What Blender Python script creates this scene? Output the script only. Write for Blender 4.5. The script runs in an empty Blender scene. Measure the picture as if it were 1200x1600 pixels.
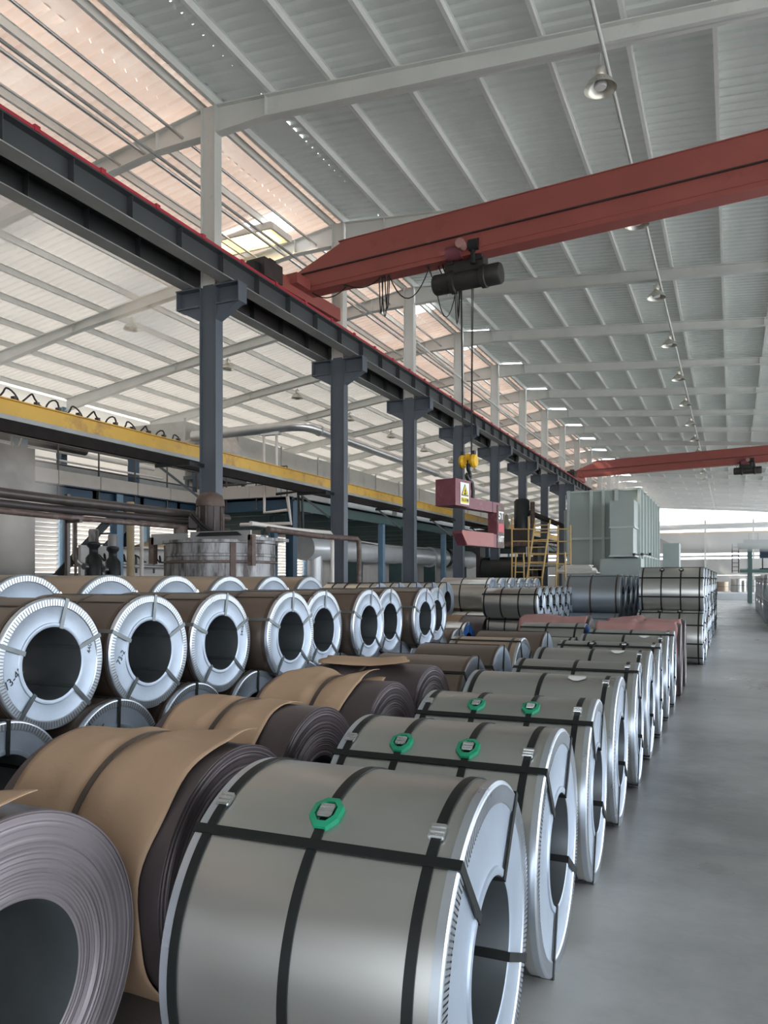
import bpy, bmesh, math, random
from mathutils import Vector, Matrix

random.seed(11)
sc = bpy.context.scene
C = sc.collection
R_ = math.radians

# ------------------------------------------------------------------ camera
# eye at 2.0 m, level, turned 24.6 deg to the left of the aisle (the aisle runs along +Y)
cd = bpy.data.cameras.new('camera')
cam = bpy.data.objects.new('camera', cd)
C.objects.link(cam)
cam.location = (0, 0, 2.0)
cam.rotation_euler = (R_(90), 0, R_(24.567))
cd.sensor_fit = 'AUTO'
cd.sensor_width = 36
cd.lens = 36 * 1190 / 1600
cd.shift_y = 106 / 1600
cd.clip_start = 0.05
cd.clip_end = 600
sc.camera = cam

# ------------------------------------------------------------------ world, sun, exposure
w = bpy.data.worlds.new('world')
sc.world = w
w.use_nodes = True
bg = w.node_tree.nodes['Background']
bg.inputs[0].default_value = (0.86, 0.93, 1.0, 1)
bg.inputs[1].default_value = 2.4

sd = bpy.data.lights.new('sun', 'SUN')
sd.energy = 7.0
sd.color = (1.0, 0.86, 0.72)
sd.angle = R_(1.5)
sun = bpy.data.objects.new('sun', sd)
C.objects.link(sun)
sun.rotation_euler = Vector((0.72, 0.16, -0.67)).to_track_quat('-Z', 'Y').to_euler()   # low sun from the process-line side

sc.view_settings.view_transform = 'Standard'
sc.view_settings.look = 'None'
sc.view_settings.exposure = 1.3
sc.view_settings.gamma = 1
sc.view_settings.use_curve_mapping = False
sc.cycles.max_bounces = 10
sc.cycles.diffuse_bounces = 6
sc.cycles.glossy_bounces = 4
sc.cycles.transmission_bounces = 4
sc.cycles.volume_bounces = 5
sc.cycles.transparent_max_bounces = 8
sc.cycles.sample_clamp_indirect = 6
sc.cycles.use_denoising = True
sc.cycles.caustics_reflective = False
sc.cycles.caustics_refractive = False


# ------------------------------------------------------------------ materials
def mat(name, col, rough=0.5, metal=0.0, var=0.12, scale=3.0, bump=0.0, bscale=30.0,
        col2=None, c2scale=None, c2amt=(0.5, 0.7), stretch=(1, 1, 1), rand=0.0, rvar=0.08, spec=0.5, trans=0.0, clear=0.0):
    m = bpy.data.materials.new(name)
    m.use_nodes = True
    nt = m.node_tree
    N, L = nt.nodes, nt.links
    p = N['Principled BSDF']
    tc = N.new('ShaderNodeTexCoord')
    mp = N.new('ShaderNodeMapping')
    mp.inputs['Scale'].default_value = stretch
    L.new(tc.outputs['Object'], mp.inputs[0])
    oi = N.new('ShaderNodeObjectInfo')
    off = N.new('ShaderNodeVectorMath')
    off.operation = 'MULTIPLY_ADD'
    L.new(oi.outputs['Random'], off.inputs[0])
    off.inputs[1].default_value = (37, 53, 71)
    L.new(mp.outputs[0], off.inputs[2])
    n1 = N.new('ShaderNodeTexNoise')
    n1.inputs['Scale'].default_value = scale
    n1.inputs['Detail'].default_value = 5
    L.new(off.outputs[0], n1.inputs['Vector'])
    mx = N.new('ShaderNodeMix')
    mx.data_type = 'RGBA'
    L.new(n1.outputs[0], mx.inputs[0])
    mx.inputs[6].default_value = [c * (1 - var * 1.6) for c in col] + [1]
    mx.inputs[7].default_value = [min(1, c * (1 + var * 1.6)) for c in col] + [1]
    out = mx.outputs[2]
    if col2:
        n2 = N.new('ShaderNodeTexNoise')
        n2.inputs['Scale'].default_value = c2scale or scale * 0.5
        n2.inputs['Detail'].default_value = 8
        n2.inputs['Roughness'].default_value = 0.65
        L.new(off.outputs[0], n2.inputs['Vector'])
        mr = N.new('ShaderNodeMapRange')
        mr.inputs[1].default_value, mr.inputs[2].default_value = c2amt
        L.new(n2.outputs[0], mr.inputs[0])
        m2 = N.new('ShaderNodeMix')
        m2.data_type = 'RGBA'
        L.new(mr.outputs[0], m2.inputs[0])
        L.new(out, m2.inputs[6])
        m2.inputs[7].default_value = list(col2) + [1]
        out = m2.outputs[2]
    if rand:
        hs = N.new('ShaderNodeHueSaturation')
        mr3 = N.new('ShaderNodeMapRange')
        mr3.inputs[3].default_value, mr3.inputs[4].default_value = 1 - rand, 1 + rand
        L.new(oi.outputs['Random'], mr3.inputs[0])
        L.new(mr3.outputs[0], hs.inputs['Value'])
        L.new(out, hs.inputs['Color'])
        out = hs.outputs[0]
    L.new(out, p.inputs['Base Color'])
    mr2 = N.new('ShaderNodeMapRange')
    mr2.inputs[3].default_value, mr2.inputs[4].default_value = max(0.02, rough - rvar), min(1, rough + rvar)
    L.new(n1.outputs[0], mr2.inputs[0])
    L.new(mr2.outputs[0], p.inputs['Roughness'])
    p.inputs['Metallic'].default_value = metal
    p.inputs['Specular IOR Level'].default_value = spec
    if bump:
        nb = N.new('ShaderNodeTexNoise')
        nb.inputs['Scale'].default_value = bscale
        nb.inputs['Detail'].default_value = 6
        L.new(off.outputs[0], nb.inputs['Vector'])
        b = N.new('ShaderNodeBump')
        b.inputs['Strength'].default_value = min(1, bump)
        b.inputs['Distance'].default_value = 0.02
        L.new(nb.outputs[0], b.inputs['Height'])
        L.new(b.outputs[0], p.inputs['Normal'])
    if trans:
        tr = N.new('ShaderNodeBsdfTranslucent')
        L.new(out, tr.inputs[0])
        ms = N.new('ShaderNodeMixShader')
        ms.inputs[0].default_value = trans
        L.new(p.outputs[0], ms.inputs[1])
        L.new(tr.outputs[0], ms.inputs[2])
        last = ms
        if clear:
            tp = N.new('ShaderNodeBsdfTransparent')
            m3 = N.new('ShaderNodeMixShader')
            m3.inputs[0].default_value = clear
            L.new(ms.outputs[0], m3.inputs[1])
            L.new(tp.outputs[0], m3.inputs[2])
            last = m3
        L.new(last.outputs[0], N['Material Output'].inputs[0])
    return m


M = {}
M['galv'] = mat('galvanised_sheet', (0.54, 0.54, 0.52), 0.31, 0.92, 0.07, 1.6, stretch=(0.4, 3, 3), rand=0.06, bump=0.05, bscale=2.5)
M['galv_blue'] = mat('galvanised_sheet_cool', (0.36, 0.40, 0.44), 0.36, 0.85, 0.05, 1.6, rand=0.04)
M['face'] = mat('galvanised_end_plate', (0.47, 0.54, 0.64), 0.46, 0.65, 0.10, 3.5, bump=0.22, bscale=6, rand=0.04)
M['crimp'] = mat('crimped_edge_steel', (0.60, 0.65, 0.72), 0.30, 0.85, 0.06, 5)
M['bore'] = mat('bore_steel', (0.20, 0.22, 0.24), 0.42, 0.75, 0.2, 3)
M['strap'] = mat('black_strapping', (0.011, 0.013, 0.013), 0.45, 0.0, 0.25, 14, spec=0.3)
M['strap_grey'] = mat('grey_steel_strapping', (0.16, 0.18, 0.19), 0.35, 0.7, 0.2, 10)
M['strap_brown'] = mat('brown_strapping', (0.075, 0.055, 0.045), 0.4, 0.2, 0.2, 10)
M['clip'] = mat('silver_crimp_clip', (0.75, 0.77, 0.78), 0.25, 1.0, 0.1, 30)
M['green'] = mat('green_plastic_pad', (0.012, 0.27, 0.14), 0.4, 0.0, 0.2, 20)
M['brown'] = mat('brown_coated_sheet', (0.155, 0.118, 0.095), 0.36, 0.45, 0.16, 2.5, stretch=(0.5, 2, 2), rand=0.12)
M['tan'] = mat('tan_coated_sheet', (0.42, 0.33, 0.25), 0.36, 0.55, 0.12, 2.0, stretch=(0.5, 2, 2), rand=0.08)
M['kraft'] = mat('kraft_paper', (0.46, 0.305, 0.20), 0.72, 0, 0.10, 2.2, bump=0.8, bscale=3.2, rand=0.05)
M['pink'] = mat('pink_wrapping_paper', (0.40, 0.215, 0.205), 0.7, 0, 0.12, 3, bump=0.4, bscale=6)
M['bare'] = mat('bare_coil_edge', (0.30, 0.265, 0.285), 0.46, 0.35, 0.12, 2.5)
M['bare_dark'] = mat('dark_coil_sheet', (0.105, 0.085, 0.090), 0.36, 0.5, 0.15, 2.5)
M['blue_face'] = mat('blue_end_film', (0.03, 0.16, 0.55), 0.4, 0.1, 0.1, 4)
M['ink'] = mat('marker_ink', (0.03, 0.035, 0.05), 0.6, 0, 0)
M['tag'] = mat('white_sticker', (0.8, 0.8, 0.78), 0.6, 0, 0.05)
M['floor'] = mat('worn_concrete', (0.43, 0.43, 0.425), 0.34, 0, 0.25, 0.9, bump=0.10, bscale=14,
                 col2=(0.19, 0.19, 0.188), c2scale=0.22, c2amt=(0.40, 0.62), rvar=0.2)
M['yard'] = mat('pale_yard_concrete', (0.55, 0.55, 0.53), 0.8, 0, 0.08, 0.3)
M['roof'] = mat('grey_roof_sheet', (0.50, 0.53, 0.51), 0.6, 0.0, 0.08, 0.5, stretch=(1, 0.3, 1), col2=(0.43, 0.46, 0.44), c2scale=0.6, trans=0.022)
M['roof_light'] = mat('white_roof_sheet', (0.68, 0.65, 0.61), 0.6, 0, 0.06, 0.5, trans=0.075)
M['roof_pink'] = mat('aged_translucent_sheet', (0.72, 0.58, 0.50), 0.55, 0, 0.10, 0.8, col2=(0.80, 0.71, 0.64), c2scale=0.7, trans=0.085)
M['pane'] = mat('white_rooflight', (0.93, 0.94, 0.95), 0.5, 0, 0.02, 1, trans=0.9, clear=0.5)
M['pane_warm'] = mat('amber_rooflight', (1.0, 0.66, 0.20), 0.5, 0, 0.03, 1, trans=0.92, clear=0.15)
M['purlin'] = mat('painted_purlin', (0.70, 0.71, 0.69), 0.55, 0.0, 0.08, 2)
M['rafter'] = mat('white_painted_steel', (0.66, 0.67, 0.65), 0.5, 0.0, 0.07, 1.5, col2=(0.50, 0.49, 0.47), c2scale=2.0, c2amt=(0.58, 0.85))
M['column'] = mat('slate_blue_painted_steel', (0.105, 0.125, 0.155), 0.42, 0.0, 0.14, 1.2)
M['column_top'] = mat('pale_grey_painted_steel', (0.62, 0.63, 0.61), 0.5, 0.0, 0.08, 1.2, col2=(0.42, 0.40, 0.38), c2scale=6, c2amt=(0.62, 0.8))
M['runway'] = mat('dark_runway_paint', (0.060, 0.066, 0.072), 0.42, 0.0, 0.2, 1.5)
M['runway_flange'] = mat('grey_runway_flange', (0.33, 0.335, 0.33), 0.42, 0.1, 0.2, 2)
M['railred'] = mat('red_conductor_rail', (0.42, 0.035, 0.055), 0.45, 0, 0.15, 3)
M['crane'] = mat('crane_red_paint', (0.325, 0.085, 0.072), 0.48, 0.0, 0.10, 1.5, col2=(0.22, 0.06, 0.055), c2scale=2.5, c2amt=(0.58, 0.8))
M['crane_dark'] = mat('grimy_dark_steel', (0.055, 0.045, 0.045), 0.5, 0.2, 0.25, 4)
M['hoist'] = mat('hoist_charcoal', (0.032, 0.030, 0.029), 0.5, 0.1, 0.25, 5)
M['rope'] = mat('black_cable', (0.02, 0.02, 0.021), 0.55, 0.1, 0.1, 10)
M['yellow'] = mat('yellow_paint', (0.66, 0.40, 0.07), 0.5, 0, 0.12, 2, col2=(0.32, 0.17, 0.07), c2scale=2.5, c2amt=(0.52, 0.75))
M['hook_yellow'] = mat('bright_yellow_paint', (0.85, 0.50, 0.02), 0.4, 0, 0.08, 5)
M['maroon'] = mat('worn_maroon_paint', (0.19, 0.055, 0.075), 0.5, 0.1, 0.22, 4, col2=(0.34, 0.18, 0.18), c2scale=7, c2amt=(0.55, 0.8))
M['rust'] = mat('rusty_brown_steel', (0.125, 0.085, 0.072), 0.6, 0.2, 0.3, 4, col2=(0.22, 0.19, 0.18), c2scale=6)
M['white'] = mat('white_paint', (0.78, 0.77, 0.75), 0.5, 0, 0.05, 3)
M['fascia'] = mat('white_fascia_board', (0.68, 0.65, 0.63), 0.55, 0, 0.06, 3)
M['track_dark'] = mat('dark_brown_track', (0.022, 0.019, 0.018), 0.9, 0, 0.3, 4, spec=0.15)  # dark matt brown for the track under the yellow beam
M['greenbox_highlight'] = mat('grey_green_painted_highlight', (0.47, 0.53, 0.51), 0.45, 0.1, 0.05, 1.5)  # enclosure enamel lightened: highlights on ribs and rims put into the colour
M['navy'] = mat('navy_steel_paint', (0.035, 0.080, 0.130), 0.45, 0, 0.15, 2)
M['bluegrey'] = mat('blue_grey_paint', (0.17, 0.28, 0.39), 0.5, 0, 0.1, 2)
M['teal'] = mat('teal_steel_paint', (0.075, 0.125, 0.125), 0.45, 0, 0.14, 2)
M['darkpipe'] = mat('sooty_pipe', (0.085, 0.072, 0.068), 0.42, 0.4, 0.3, 5)
M['palepipe'] = mat('pale_pipe', (0.72, 0.68, 0.65), 0.45, 0, 0.08, 4)
M['ochre'] = mat('ochre_pipe', (0.42, 0.33, 0.20), 0.5, 0, 0.15, 3)
M['silver'] = mat('silver_duct_cladding', (0.62, 0.62, 0.62), 0.32, 0.8, 0.1, 3)
M['cladding'] = mat('white_duct_cladding', (0.72, 0.73, 0.75), 0.35, 0.25, 0.06, 2)
M['tank'] = mat('streaked_tank_steel', (0.36, 0.36, 0.37), 0.5, 0.3, 0.25, 2.2, stretch=(3, 3, 0.6), col2=(0.075, 0.062, 0.06), c2scale=1.6, c2amt=(0.46, 0.62))
M['cement'] = mat('weathered_render', (0.50, 0.495, 0.47), 0.8, 0, 0.10, 1.2, bump=0.2, bscale=8, col2=(0.33, 0.32, 0.31), c2scale=1.0, c2amt=(0.55, 0.8))
M['fabric'] = mat('grubby_insulation_cloth', (0.52, 0.48, 0.44), 0.9, 0, 0.25, 3, bump=0.6, bscale=5)
M['greenbox'] = mat('grey_green_enamel', (0.36, 0.415, 0.395), 0.45, 0.1, 0.05, 1.5)
M['stair'] = mat('yellow_ochre_stair_paint', (0.62, 0.42, 0.17), 0.5, 0, 0.1, 4)
M['black'] = mat('black_machine', (0.022, 0.026, 0.028), 0.4, 0.2, 0.2, 4)
M['wallpanel'] = mat('pale_wall_panel', (0.50, 0.49, 0.475), 0.65, 0, 0.05, 1)
M['wallwhite'] = mat('white_louvre', (0.80, 0.79, 0.77), 0.55, 0, 0.04, 1, trans=0.25)
M['lamp'] = mat('lamp_reflector', (0.62, 0.60, 0.54), 0.3, 0.6, 0.12, 8)
M['signwhite'] = mat('sign_white', (0.85, 0.85, 0.85), 0.5, 0, 0.02)
M['signyellow'] = mat('sign_yellow', (0.90, 0.72, 0.02), 0.5, 0, 0.02)
M['signred'] = mat('sign_red', (0.55, 0.05, 0.08), 0.5, 0, 0.1, 6)
M['sack'] = mat('ochre_sacking', (0.40, 0.31, 0.20), 0.85, 0, 0.2, 4)
M['slab'] = mat('painted_floor_light', (0.72, 0.75, 0.80), 0.5, 0, 0.05, 1)  # stronger light on the far floor put into this pale colour


# ------------------------------------------------------------------ mesh helpers
class MB:
    def __init__(self):
        self.v, self.f = [], []

    def add(self, vs, fs):
        o = len(self.v)
        self.v += [tuple(x) for x in vs]
        self.f += [tuple(i + o for i in f) for f in fs]
        return self

    def box(self, c, s, rz=0.0):
        x, y, z = s[0] / 2, s[1] / 2, s[2] / 2
        ca, sa = math.cos(rz), math.sin(rz)
        vs = []
        for dx, dy, dz in ((-x, -y, -z), (x, -y, -z), (x, y, -z), (-x, y, -z), (-x, -y, z), (x, -y, z), (x, y, z), (-x, y, z)):
            vs.append((c[0] + dx * ca - dy * sa, c[1] + dx * sa + dy * ca, c[2] + dz))
        return self.add(vs, [(0, 3, 2, 1), (4, 5, 6, 7), (0, 1, 5, 4), (1, 2, 6, 5), (2, 3, 7, 6), (3, 0, 4, 7)])

    def lim(self, x0, x1, y0, y1, z0, z1):
        return self.box(((x0 + x1) / 2, (y0 + y1) / 2, (z0 + z1) / 2), (abs(x1 - x0), abs(y1 - y0), abs(z1 - z0)))

    def bar(self, a, b, wd, h, up=(0, 0, 1)):
        a, b = Vector(a), Vector(b)
        d = (b - a).normalized()
        u = Vector(up)
        if abs(d.dot(u)) > 0.98:
            u = Vector((1, 0, 0))
        s = d.cross(u).normalized()
        u = s.cross(d).normalized()
        s *= wd / 2
        u *= h / 2
        vs = [a - s - u, a + s - u, a + s + u, a - s + u, b - s - u, b + s - u, b + s + u, b - s + u]
        return self.add(vs, [(0, 1, 2, 3), (7, 6, 5, 4), (0, 4, 5, 1), (1, 5, 6, 2), (2, 6, 7, 3), (3, 7, 4, 0)])

    def tube(self, pts, r, n=8, caps=True):
        pts = [Vector(p) for p in pts]
        k = len(pts)
        rs = r if isinstance(r, (list, tuple)) else [r] * k
        vs = []
        prev = None
        for i, p in enumerate(pts):
            d = (pts[min(i + 1, k - 1)] - pts[max(i - 1, 0)]).normalized()
            if prev is None:
                u = Vector((0, 0, 1)) if abs(d.z) < 0.9 else Vector((1, 0, 0))
                u = (u - d * u.dot(d)).normalized()
            else:
                u = (prev - d * prev.dot(d)).normalized()
            prev = u
            s = d.cross(u)
            for j in range(n):
                a = 2 * math.pi * j / n
                vs.append(p + u * math.cos(a) * rs[i] + s * math.sin(a) * rs[i])
        fs = []
        for i in range(k - 1):
            for j in range(n):
                j2 = (j + 1) % n
                fs.append((i * n + j, i * n + j2, (i + 1) * n + j2, (i + 1) * n + j))
        if caps:
            fs.append(tuple(range(n - 1, -1, -1)))
            fs.append(tuple((k - 1) * n + j for j in range(n)))
        return self.add(vs, fs)

    def lathe_x(self, prof, zc, n=72, closed=False, a0=0.0, yc=0.0):
        """prof: (x, r) pairs swept round an axis parallel to X at height zc"""
        k = len(prof)
        vs = []
        for x, r in prof:
            for j in range(n):
                a = a0 + 2 * math.pi * j / n
                vs.append((x, yc + r * math.cos(a), zc + r * math.sin(a)))
        fs = []
        for i in range(k if closed else k - 1):
            i2 = (i + 1) % k
            for j in range(n):
                j2 = (j + 1) % n
                fs.append((i * n + j, i * n + j2, i2 * n + j2, i2 * n + j))
        return self.add(vs, fs)

    def lathe_z(self, prof, c=(0, 0), n=40, caps=True):
        """prof: (r, z) pairs swept round a vertical axis"""
        k = len(prof)
        vs = []
        for r, z in prof:
            for j in range(n):
                a = 2 * math.pi * j / n
                vs.append((c[0] + r * math.cos(a), c[1] + r * math.sin(a), z))
        fs = []
        for i in range(k - 1):
            for j in range(n):
                j2 = (j + 1) % n
                fs.append((i * n + j, i * n + j2, (i + 1) * n + j2, (i + 1) * n + j))
        if caps:
            fs.append(tuple(range(n - 1, -1, -1)))
            fs.append(tuple((k - 1) * n + j for j in range(n)))
        return self.add(vs, fs)

    def prism(self, poly, axis, a, b):
        """extrude a polygon along an axis; poly is given in the other two axes in order"""
        def p3(u, v, t):
            return {'x': (t, u, v), 'y': (u, t, v), 'z': (u, v, t)}[axis]
        n = len(poly)
        vs = [p3(u, v, a) for u, v in poly] + [p3(u, v, b) for u, v in poly]
        fs = [tuple(range(n)), tuple(range(2 * n - 1, n - 1, -1))]
        for i in range(n):
            j = (i + 1) % n
            fs.append((i, i + n, j + n, j))
        return self.add(vs, fs)

    def mesh(self, name, material, smooth=0, origin=None):
        me = bpy.data.meshes.new(name)
        v = self.v
        if origin is not None:
            v = [(a[0] - origin[0], a[1] - origin[1], a[2] - origin[2]) for a in v]
        me.from_pydata(v, [], self.f)
        me.materials.append(material if not isinstance(material, str) else M[material])
        if smooth:
            me.shade_smooth()
            me.set_sharp_from_angle(angle=R_(smooth))
        me.update()
        return me


def world_loc(o):
    l = Vector((0, 0, 0))
    while o is not None:
        l += Vector(o.location)
        o = o.parent
    return l


def put(name, me, parent=None, loc=(0, 0, 0)):
    o = bpy.data.objects.new(name, me)
    C.objects.link(o)
    o.parent = parent
    o.location = loc
    return o


def build(mb, name, material, parent=None, smooth=0, world=True):
    """link mb as one mesh object; coordinates are world unless world=False"""
    org = world_loc(parent) if (parent is not None and world) else None
    return put(name, mb.mesh(name, material, smooth, org), parent)


def tag(o, label=None, cat=None, group=None, kind=None):
    if label:
        o['label'] = label
    if cat:
        o['category'] = cat
    if group:
        o['group'] = group
    if kind:
        o['kind'] = kind
    return o


def thing(name, loc, label, cat, group=None, rz=0.0):
    o = bpy.data.objects.new(name, None)
    o.empty_display_size = 0.2
    C.objects.link(o)
    o.location = loc
    o.rotation_euler = (0, 0, rz)
    return tag(o, label, cat, group)


def single(mb, name, material, label, cat, group=None, smooth=0, loc=None):
    """a thing that is one mesh; its origin is moved to loc"""
    o = put(name, mb.mesh(name, material, smooth, loc), None, loc or (0, 0, 0))
    return tag(o, label, cat, group)


def structure(name, loc=(0, 0, 0)):
    o = bpy.data.objects.new(name, None)
    C.objects.link(o)
    o.location = loc
    o['kind'] = 'structure'
    return o


def copy_tree(o, parent=None):
    c = o.copy()
    C.objects.link(c)
    c.parent = parent
    for ch in list(o.children):
        copy_tree(ch, c)
    return c


def text_mesh(s, size, material, bold=0.0):
    cu = bpy.data.curves.new('text', 'FONT')
    cu.body = s
    cu.size = size
    cu.align_x, cu.align_y = 'CENTER', 'CENTER'
    cu.offset = bold
    cu.resolution_u = 3
    cu.extrude = 0.001
    o = bpy.data.objects.new('text', cu)
    C.objects.link(o)
    dg = bpy.context.evaluated_depsgraph_get()
    me = bpy.data.meshes.new_from_object(o.evaluated_get(dg))
    bpy.data.objects.remove(o)
    bpy.data.curves.remove(cu)
    me.materials.clear()
    me.materials.append(M[material])
    return me


def arc(c, r, a0, a1, n, plane='xz', fixed=0.0):
    out = []
    for i in range(n + 1):
        a = R_(a0 + (a1 - a0) * i / n)
        u, v = c[0] + r * math.cos(a), c[1] + r * math.sin(a)
        out.append({'xz': (u, fixed, v), 'yz': (fixed, u, v), 'xy': (u, v, fixed)}[plane])
    return out


# ------------------------------------------------------------------ the shell
BAY = 5.13
Y0 = 13.1
BAYS = range(-4, 19)             # frames at FY(k); the bays before the second frame are a little longer


def FY(k):
    return Y0 + 6.4 * k if k <= 0 else Y0 + 5.76 if k == 1 else Y0 + 5.76 + BAY * (k - 1)


def ordinal(k):
    return ('first', 'second', 'third', 'fourth', 'fifth', 'sixth', 'seventh', 'eighth', 'ninth', 'tenth', 'eleventh', 'twelfth', 'thirteenth', 'fourteenth')[k]


YS, YE = FY(-4), FY(19)
XR = 14.0                        # right eave
XL = -26.3                       # left eave


def zr(X):                       # underside line of the roof sheets
    return 12.16 - 0.09 * (X + 10) if X >= -10 else 12.16 + 0.14 * (X + 10)


fl = put('floor', MB().add([(-40, -30, 0), (XR + 0.3, -30, 0), (XR + 0.3, 128, 0), (-40, 128, 0)], [(0, 1, 2, 3)]).mesh('floor', 'floor'))
tag(fl, kind='structure')
yd = put('floor_yard', MB().add([(XR + 0.3, -60, -0.02), (120, -60, -0.02), (120, 200, -0.02), (XR + 0.3, 200, -0.02)], [(0, 1, 2, 3)])
         .add([(-140, -60, -0.02), (-40, -60, -0.02), (-40, 200, -0.02), (-140, 200, -0.02)], [(0, 1, 2, 3)])
         .add([(-40, -90, -0.02), (XR + 0.3, -90, -0.02), (XR + 0.3, -30, -0.02), (-40, -30, -0.02)], [(0, 1, 2, 3)])
         .add([(-40, 128, -0.02), (XR + 0.3, 128, -0.02), (XR + 0.3, 200, -0.02), (-40, 200, -0.02)], [(0, 1, 2, 3)]).mesh('yard', 'yard'))
tag(yd, kind='structure')

ceil = structure('ceiling', (-10, 0, 12.16))


def corrugated(xa, xb, y0, y1, period=0.25, h=0.045):
    """trapezoidal sheet between two X lines, ribs running down the slope"""
    mb = MB()
    n = max(1, round((y1 - y0) / period))
    p = (y1 - y0) / n
    ys = []
    for i in range(n):
        b = y0 + i * p
        ys += [(b, 0), (b + 0.42 * p, 0), (b + 0.55 * p, h), (b + 0.87 * p, h)]
    ys.append((y1, 0))
    k = len(ys)
    vs = [(xa, y, zr(xa) + z) for y, z in ys] + [(xb, y, zr(xb) + z) for y, z in ys]
    return mb.add(vs, [(i, i + k, i + k + 1, i + 1) for i in range(k - 1)])


def sheet_set(pieces, name, material, bays=BAYS):
    ref = None
    for k in bays:
        if ref is None:
            mb = MB()
            for xa, xb, ya, yb in pieces:
                c = corrugated(xa, xb, ya, yb)
                mb.add(c.v, c.f)
            ref = mb.mesh(name, material, 0, (-10, 0, 12.16))
        o = put(name, ref, ceil, (0, FY(k), 0))
        o.scale.y = (FY(k + 1) - FY(k)) / BAY


sheet_set([(-8.9, XR + 0.4, 0, BAY), (-9.9, -8.9, 0, 0.45), (-9.9, -8.9, 1.75, BAY)], 'roof_sheet', 'roof')
sheet_set([(-13.6, XL - 0.4, 0, BAY)], 'roof_sheet', 'roof_light')
sheet_set([(-10.9, -13.6, 0, BAY), (-10.0, -10.9, 0, 0.9), (-10.0, -10.9, 2.7, BAY)], 'rooflight_sheet', 'roof_pink', [k for k in BAYS if k != 0])
sheet_set([(-11.3, -13.6, 0, 3.95), (-11.3, -13.6, 4.95, BAY), (-10.9, -11.3, 0, BAY), (-10.0, -10.9, 0, 0.9), (-10.0, -10.9, 2.7, BAY)], 'rooflight_sheet', 'roof_pink', [0])
pr = MB().add([(-9.9, 0.45, zr(-9.9)), (-8.9, 0.45, zr(-8.9)), (-8.9, 1.75, zr(-8.9)), (-9.9, 1.75, zr(-9.9))], [(0, 1, 2, 3)]).mesh('rooflight_pane', 'pane', 0, (-10, 0, 12.16))
pl = MB().add([(-10.9, 0.9, zr(-10.9)), (-10.0, 0.9, zr(-10)), (-10.0, 2.7, zr(-10)), (-10.9, 2.7, zr(-10.9))], [(0, 1, 2, 3)]).mesh('rooflight_pane', 'pane', 0, (-10, 0, 12.16))
prn, pln = pr.copy(), pl.copy()
prn.materials[0], pln.materials[0] = M['roof'], M['roof_pink']       # the first bays are sheeted over
for k in BAYS:
    if k <= 0:
        put('rooflight_pane', prn, ceil, (0, FY(k), 0)).scale.y = (FY(k + 1) - FY(k)) / BAY
        put('rooflight_pane', pln, ceil, (0, FY(k), 0)).scale.y = (FY(k + 1) - FY(k)) / BAY
        continue
    put('rooflight_pane', pr, ceil, (0, FY(k), 0)).scale.y = (FY(k + 1) - FY(k)) / BAY
    put('rooflight_pane', pl, ceil, (0, FY(k), 0)).scale.y = (FY(k + 1) - FY(k)) / BAY
build(MB().lim(-10.12, -9.84, YS, YE, 12.16, 12.24), 'ridge_cap', 'roof', ceil)
xs = [-9.85 + 1.37 * i for i in range(18)] + [-10.25 - 1.42 * i for i in range(12)]
for X in xs:
    z = zr(X) - 0.005
    build(MB().lim(X - 0.006, X + 0.006, YS, YE, z - 0.19, z)
          .lim(X - 0.035, X + 0.035, YS, YE, z - 0.20, z - 0.188)
          .lim(X - 0.035, X + 0.035, YS, YE, z - 0.012, z), 'purlin', 'purlin', ceil)
# the open amber hatch over the pipe run
hx0, hx1, hy0, hy1 = -13.55, -11.4, 17.6, 18.55
hz = zr(-12.5) - 0.16
build(MB().add([(hx0, hy0, hz), (hx1, hy0, hz), (hx1, hy1, hz), (hx0, hy1, hz)], [(0, 1, 2, 3)]), 'amber_rooflight', 'pane_warm', ceil)
build(MB().bar((hx0, hy0, hz), (hx1, hy0, hz + 0.02), 0.08, 0.18).bar((hx0, hy1, hz), (hx1, hy1, hz + 0.02), 0.08, 0.18)
      .bar((hx0, hy0, hz), (hx0, hy1, hz), 0.08, 0.18).bar((hx1, hy0, hz), (hx1, hy1, hz), 0.08, 0.18), 'rooflight_frame', 'purlin', ceil)

# ------------------------------------------------------------------ frames: rafters and columns
def rafter_mesh(side):
    if side > 0:
        st = [(-9.8, 0.58), (-8.6, 0.44), (-6, 0.40), (1, 0.26), (6, 0.30), (13.7, 0.55)]
    else:
        st = [(-10.2, 0.58), (-11.4, 0.42), (-15, 0.36), (-20, 0.30), (-25.9, 0.5)]
    top = [(x, zr(x) - 0.21) for x, d in st]
    bot = [(x, zr(x) - 0.21 - d) for x, d in st]
    web = MB()
    for i in range(len(st) - 1):
        web.prism([bot[i], bot[i + 1], top[i + 1], top[i]], 'y', -0.008, 0.008)
    tf, bf = MB(), MB()
    for i in range(len(st) - 1):
        for mb, q, s in ((tf, top, -1), (bf, bot, 1)):
            a, b = q[i], q[i + 1]
            mb.prism([(a[0], a[1]), (b[0], b[1]), (b[0], b[1] + 0.018 * s), (a[0], a[1] + 0.018 * s)], 'y', -0.11, 0.11)
    ribs = []
    for x, d in ((st[1]), (st[3])):
        ribs.append(MB().lim(x - 0.006, x + 0.006, -0.1, 0.1, zr(x) - 0.21 - d, zr(x) - 0.21))
    return web, tf, bf, ribs


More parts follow.
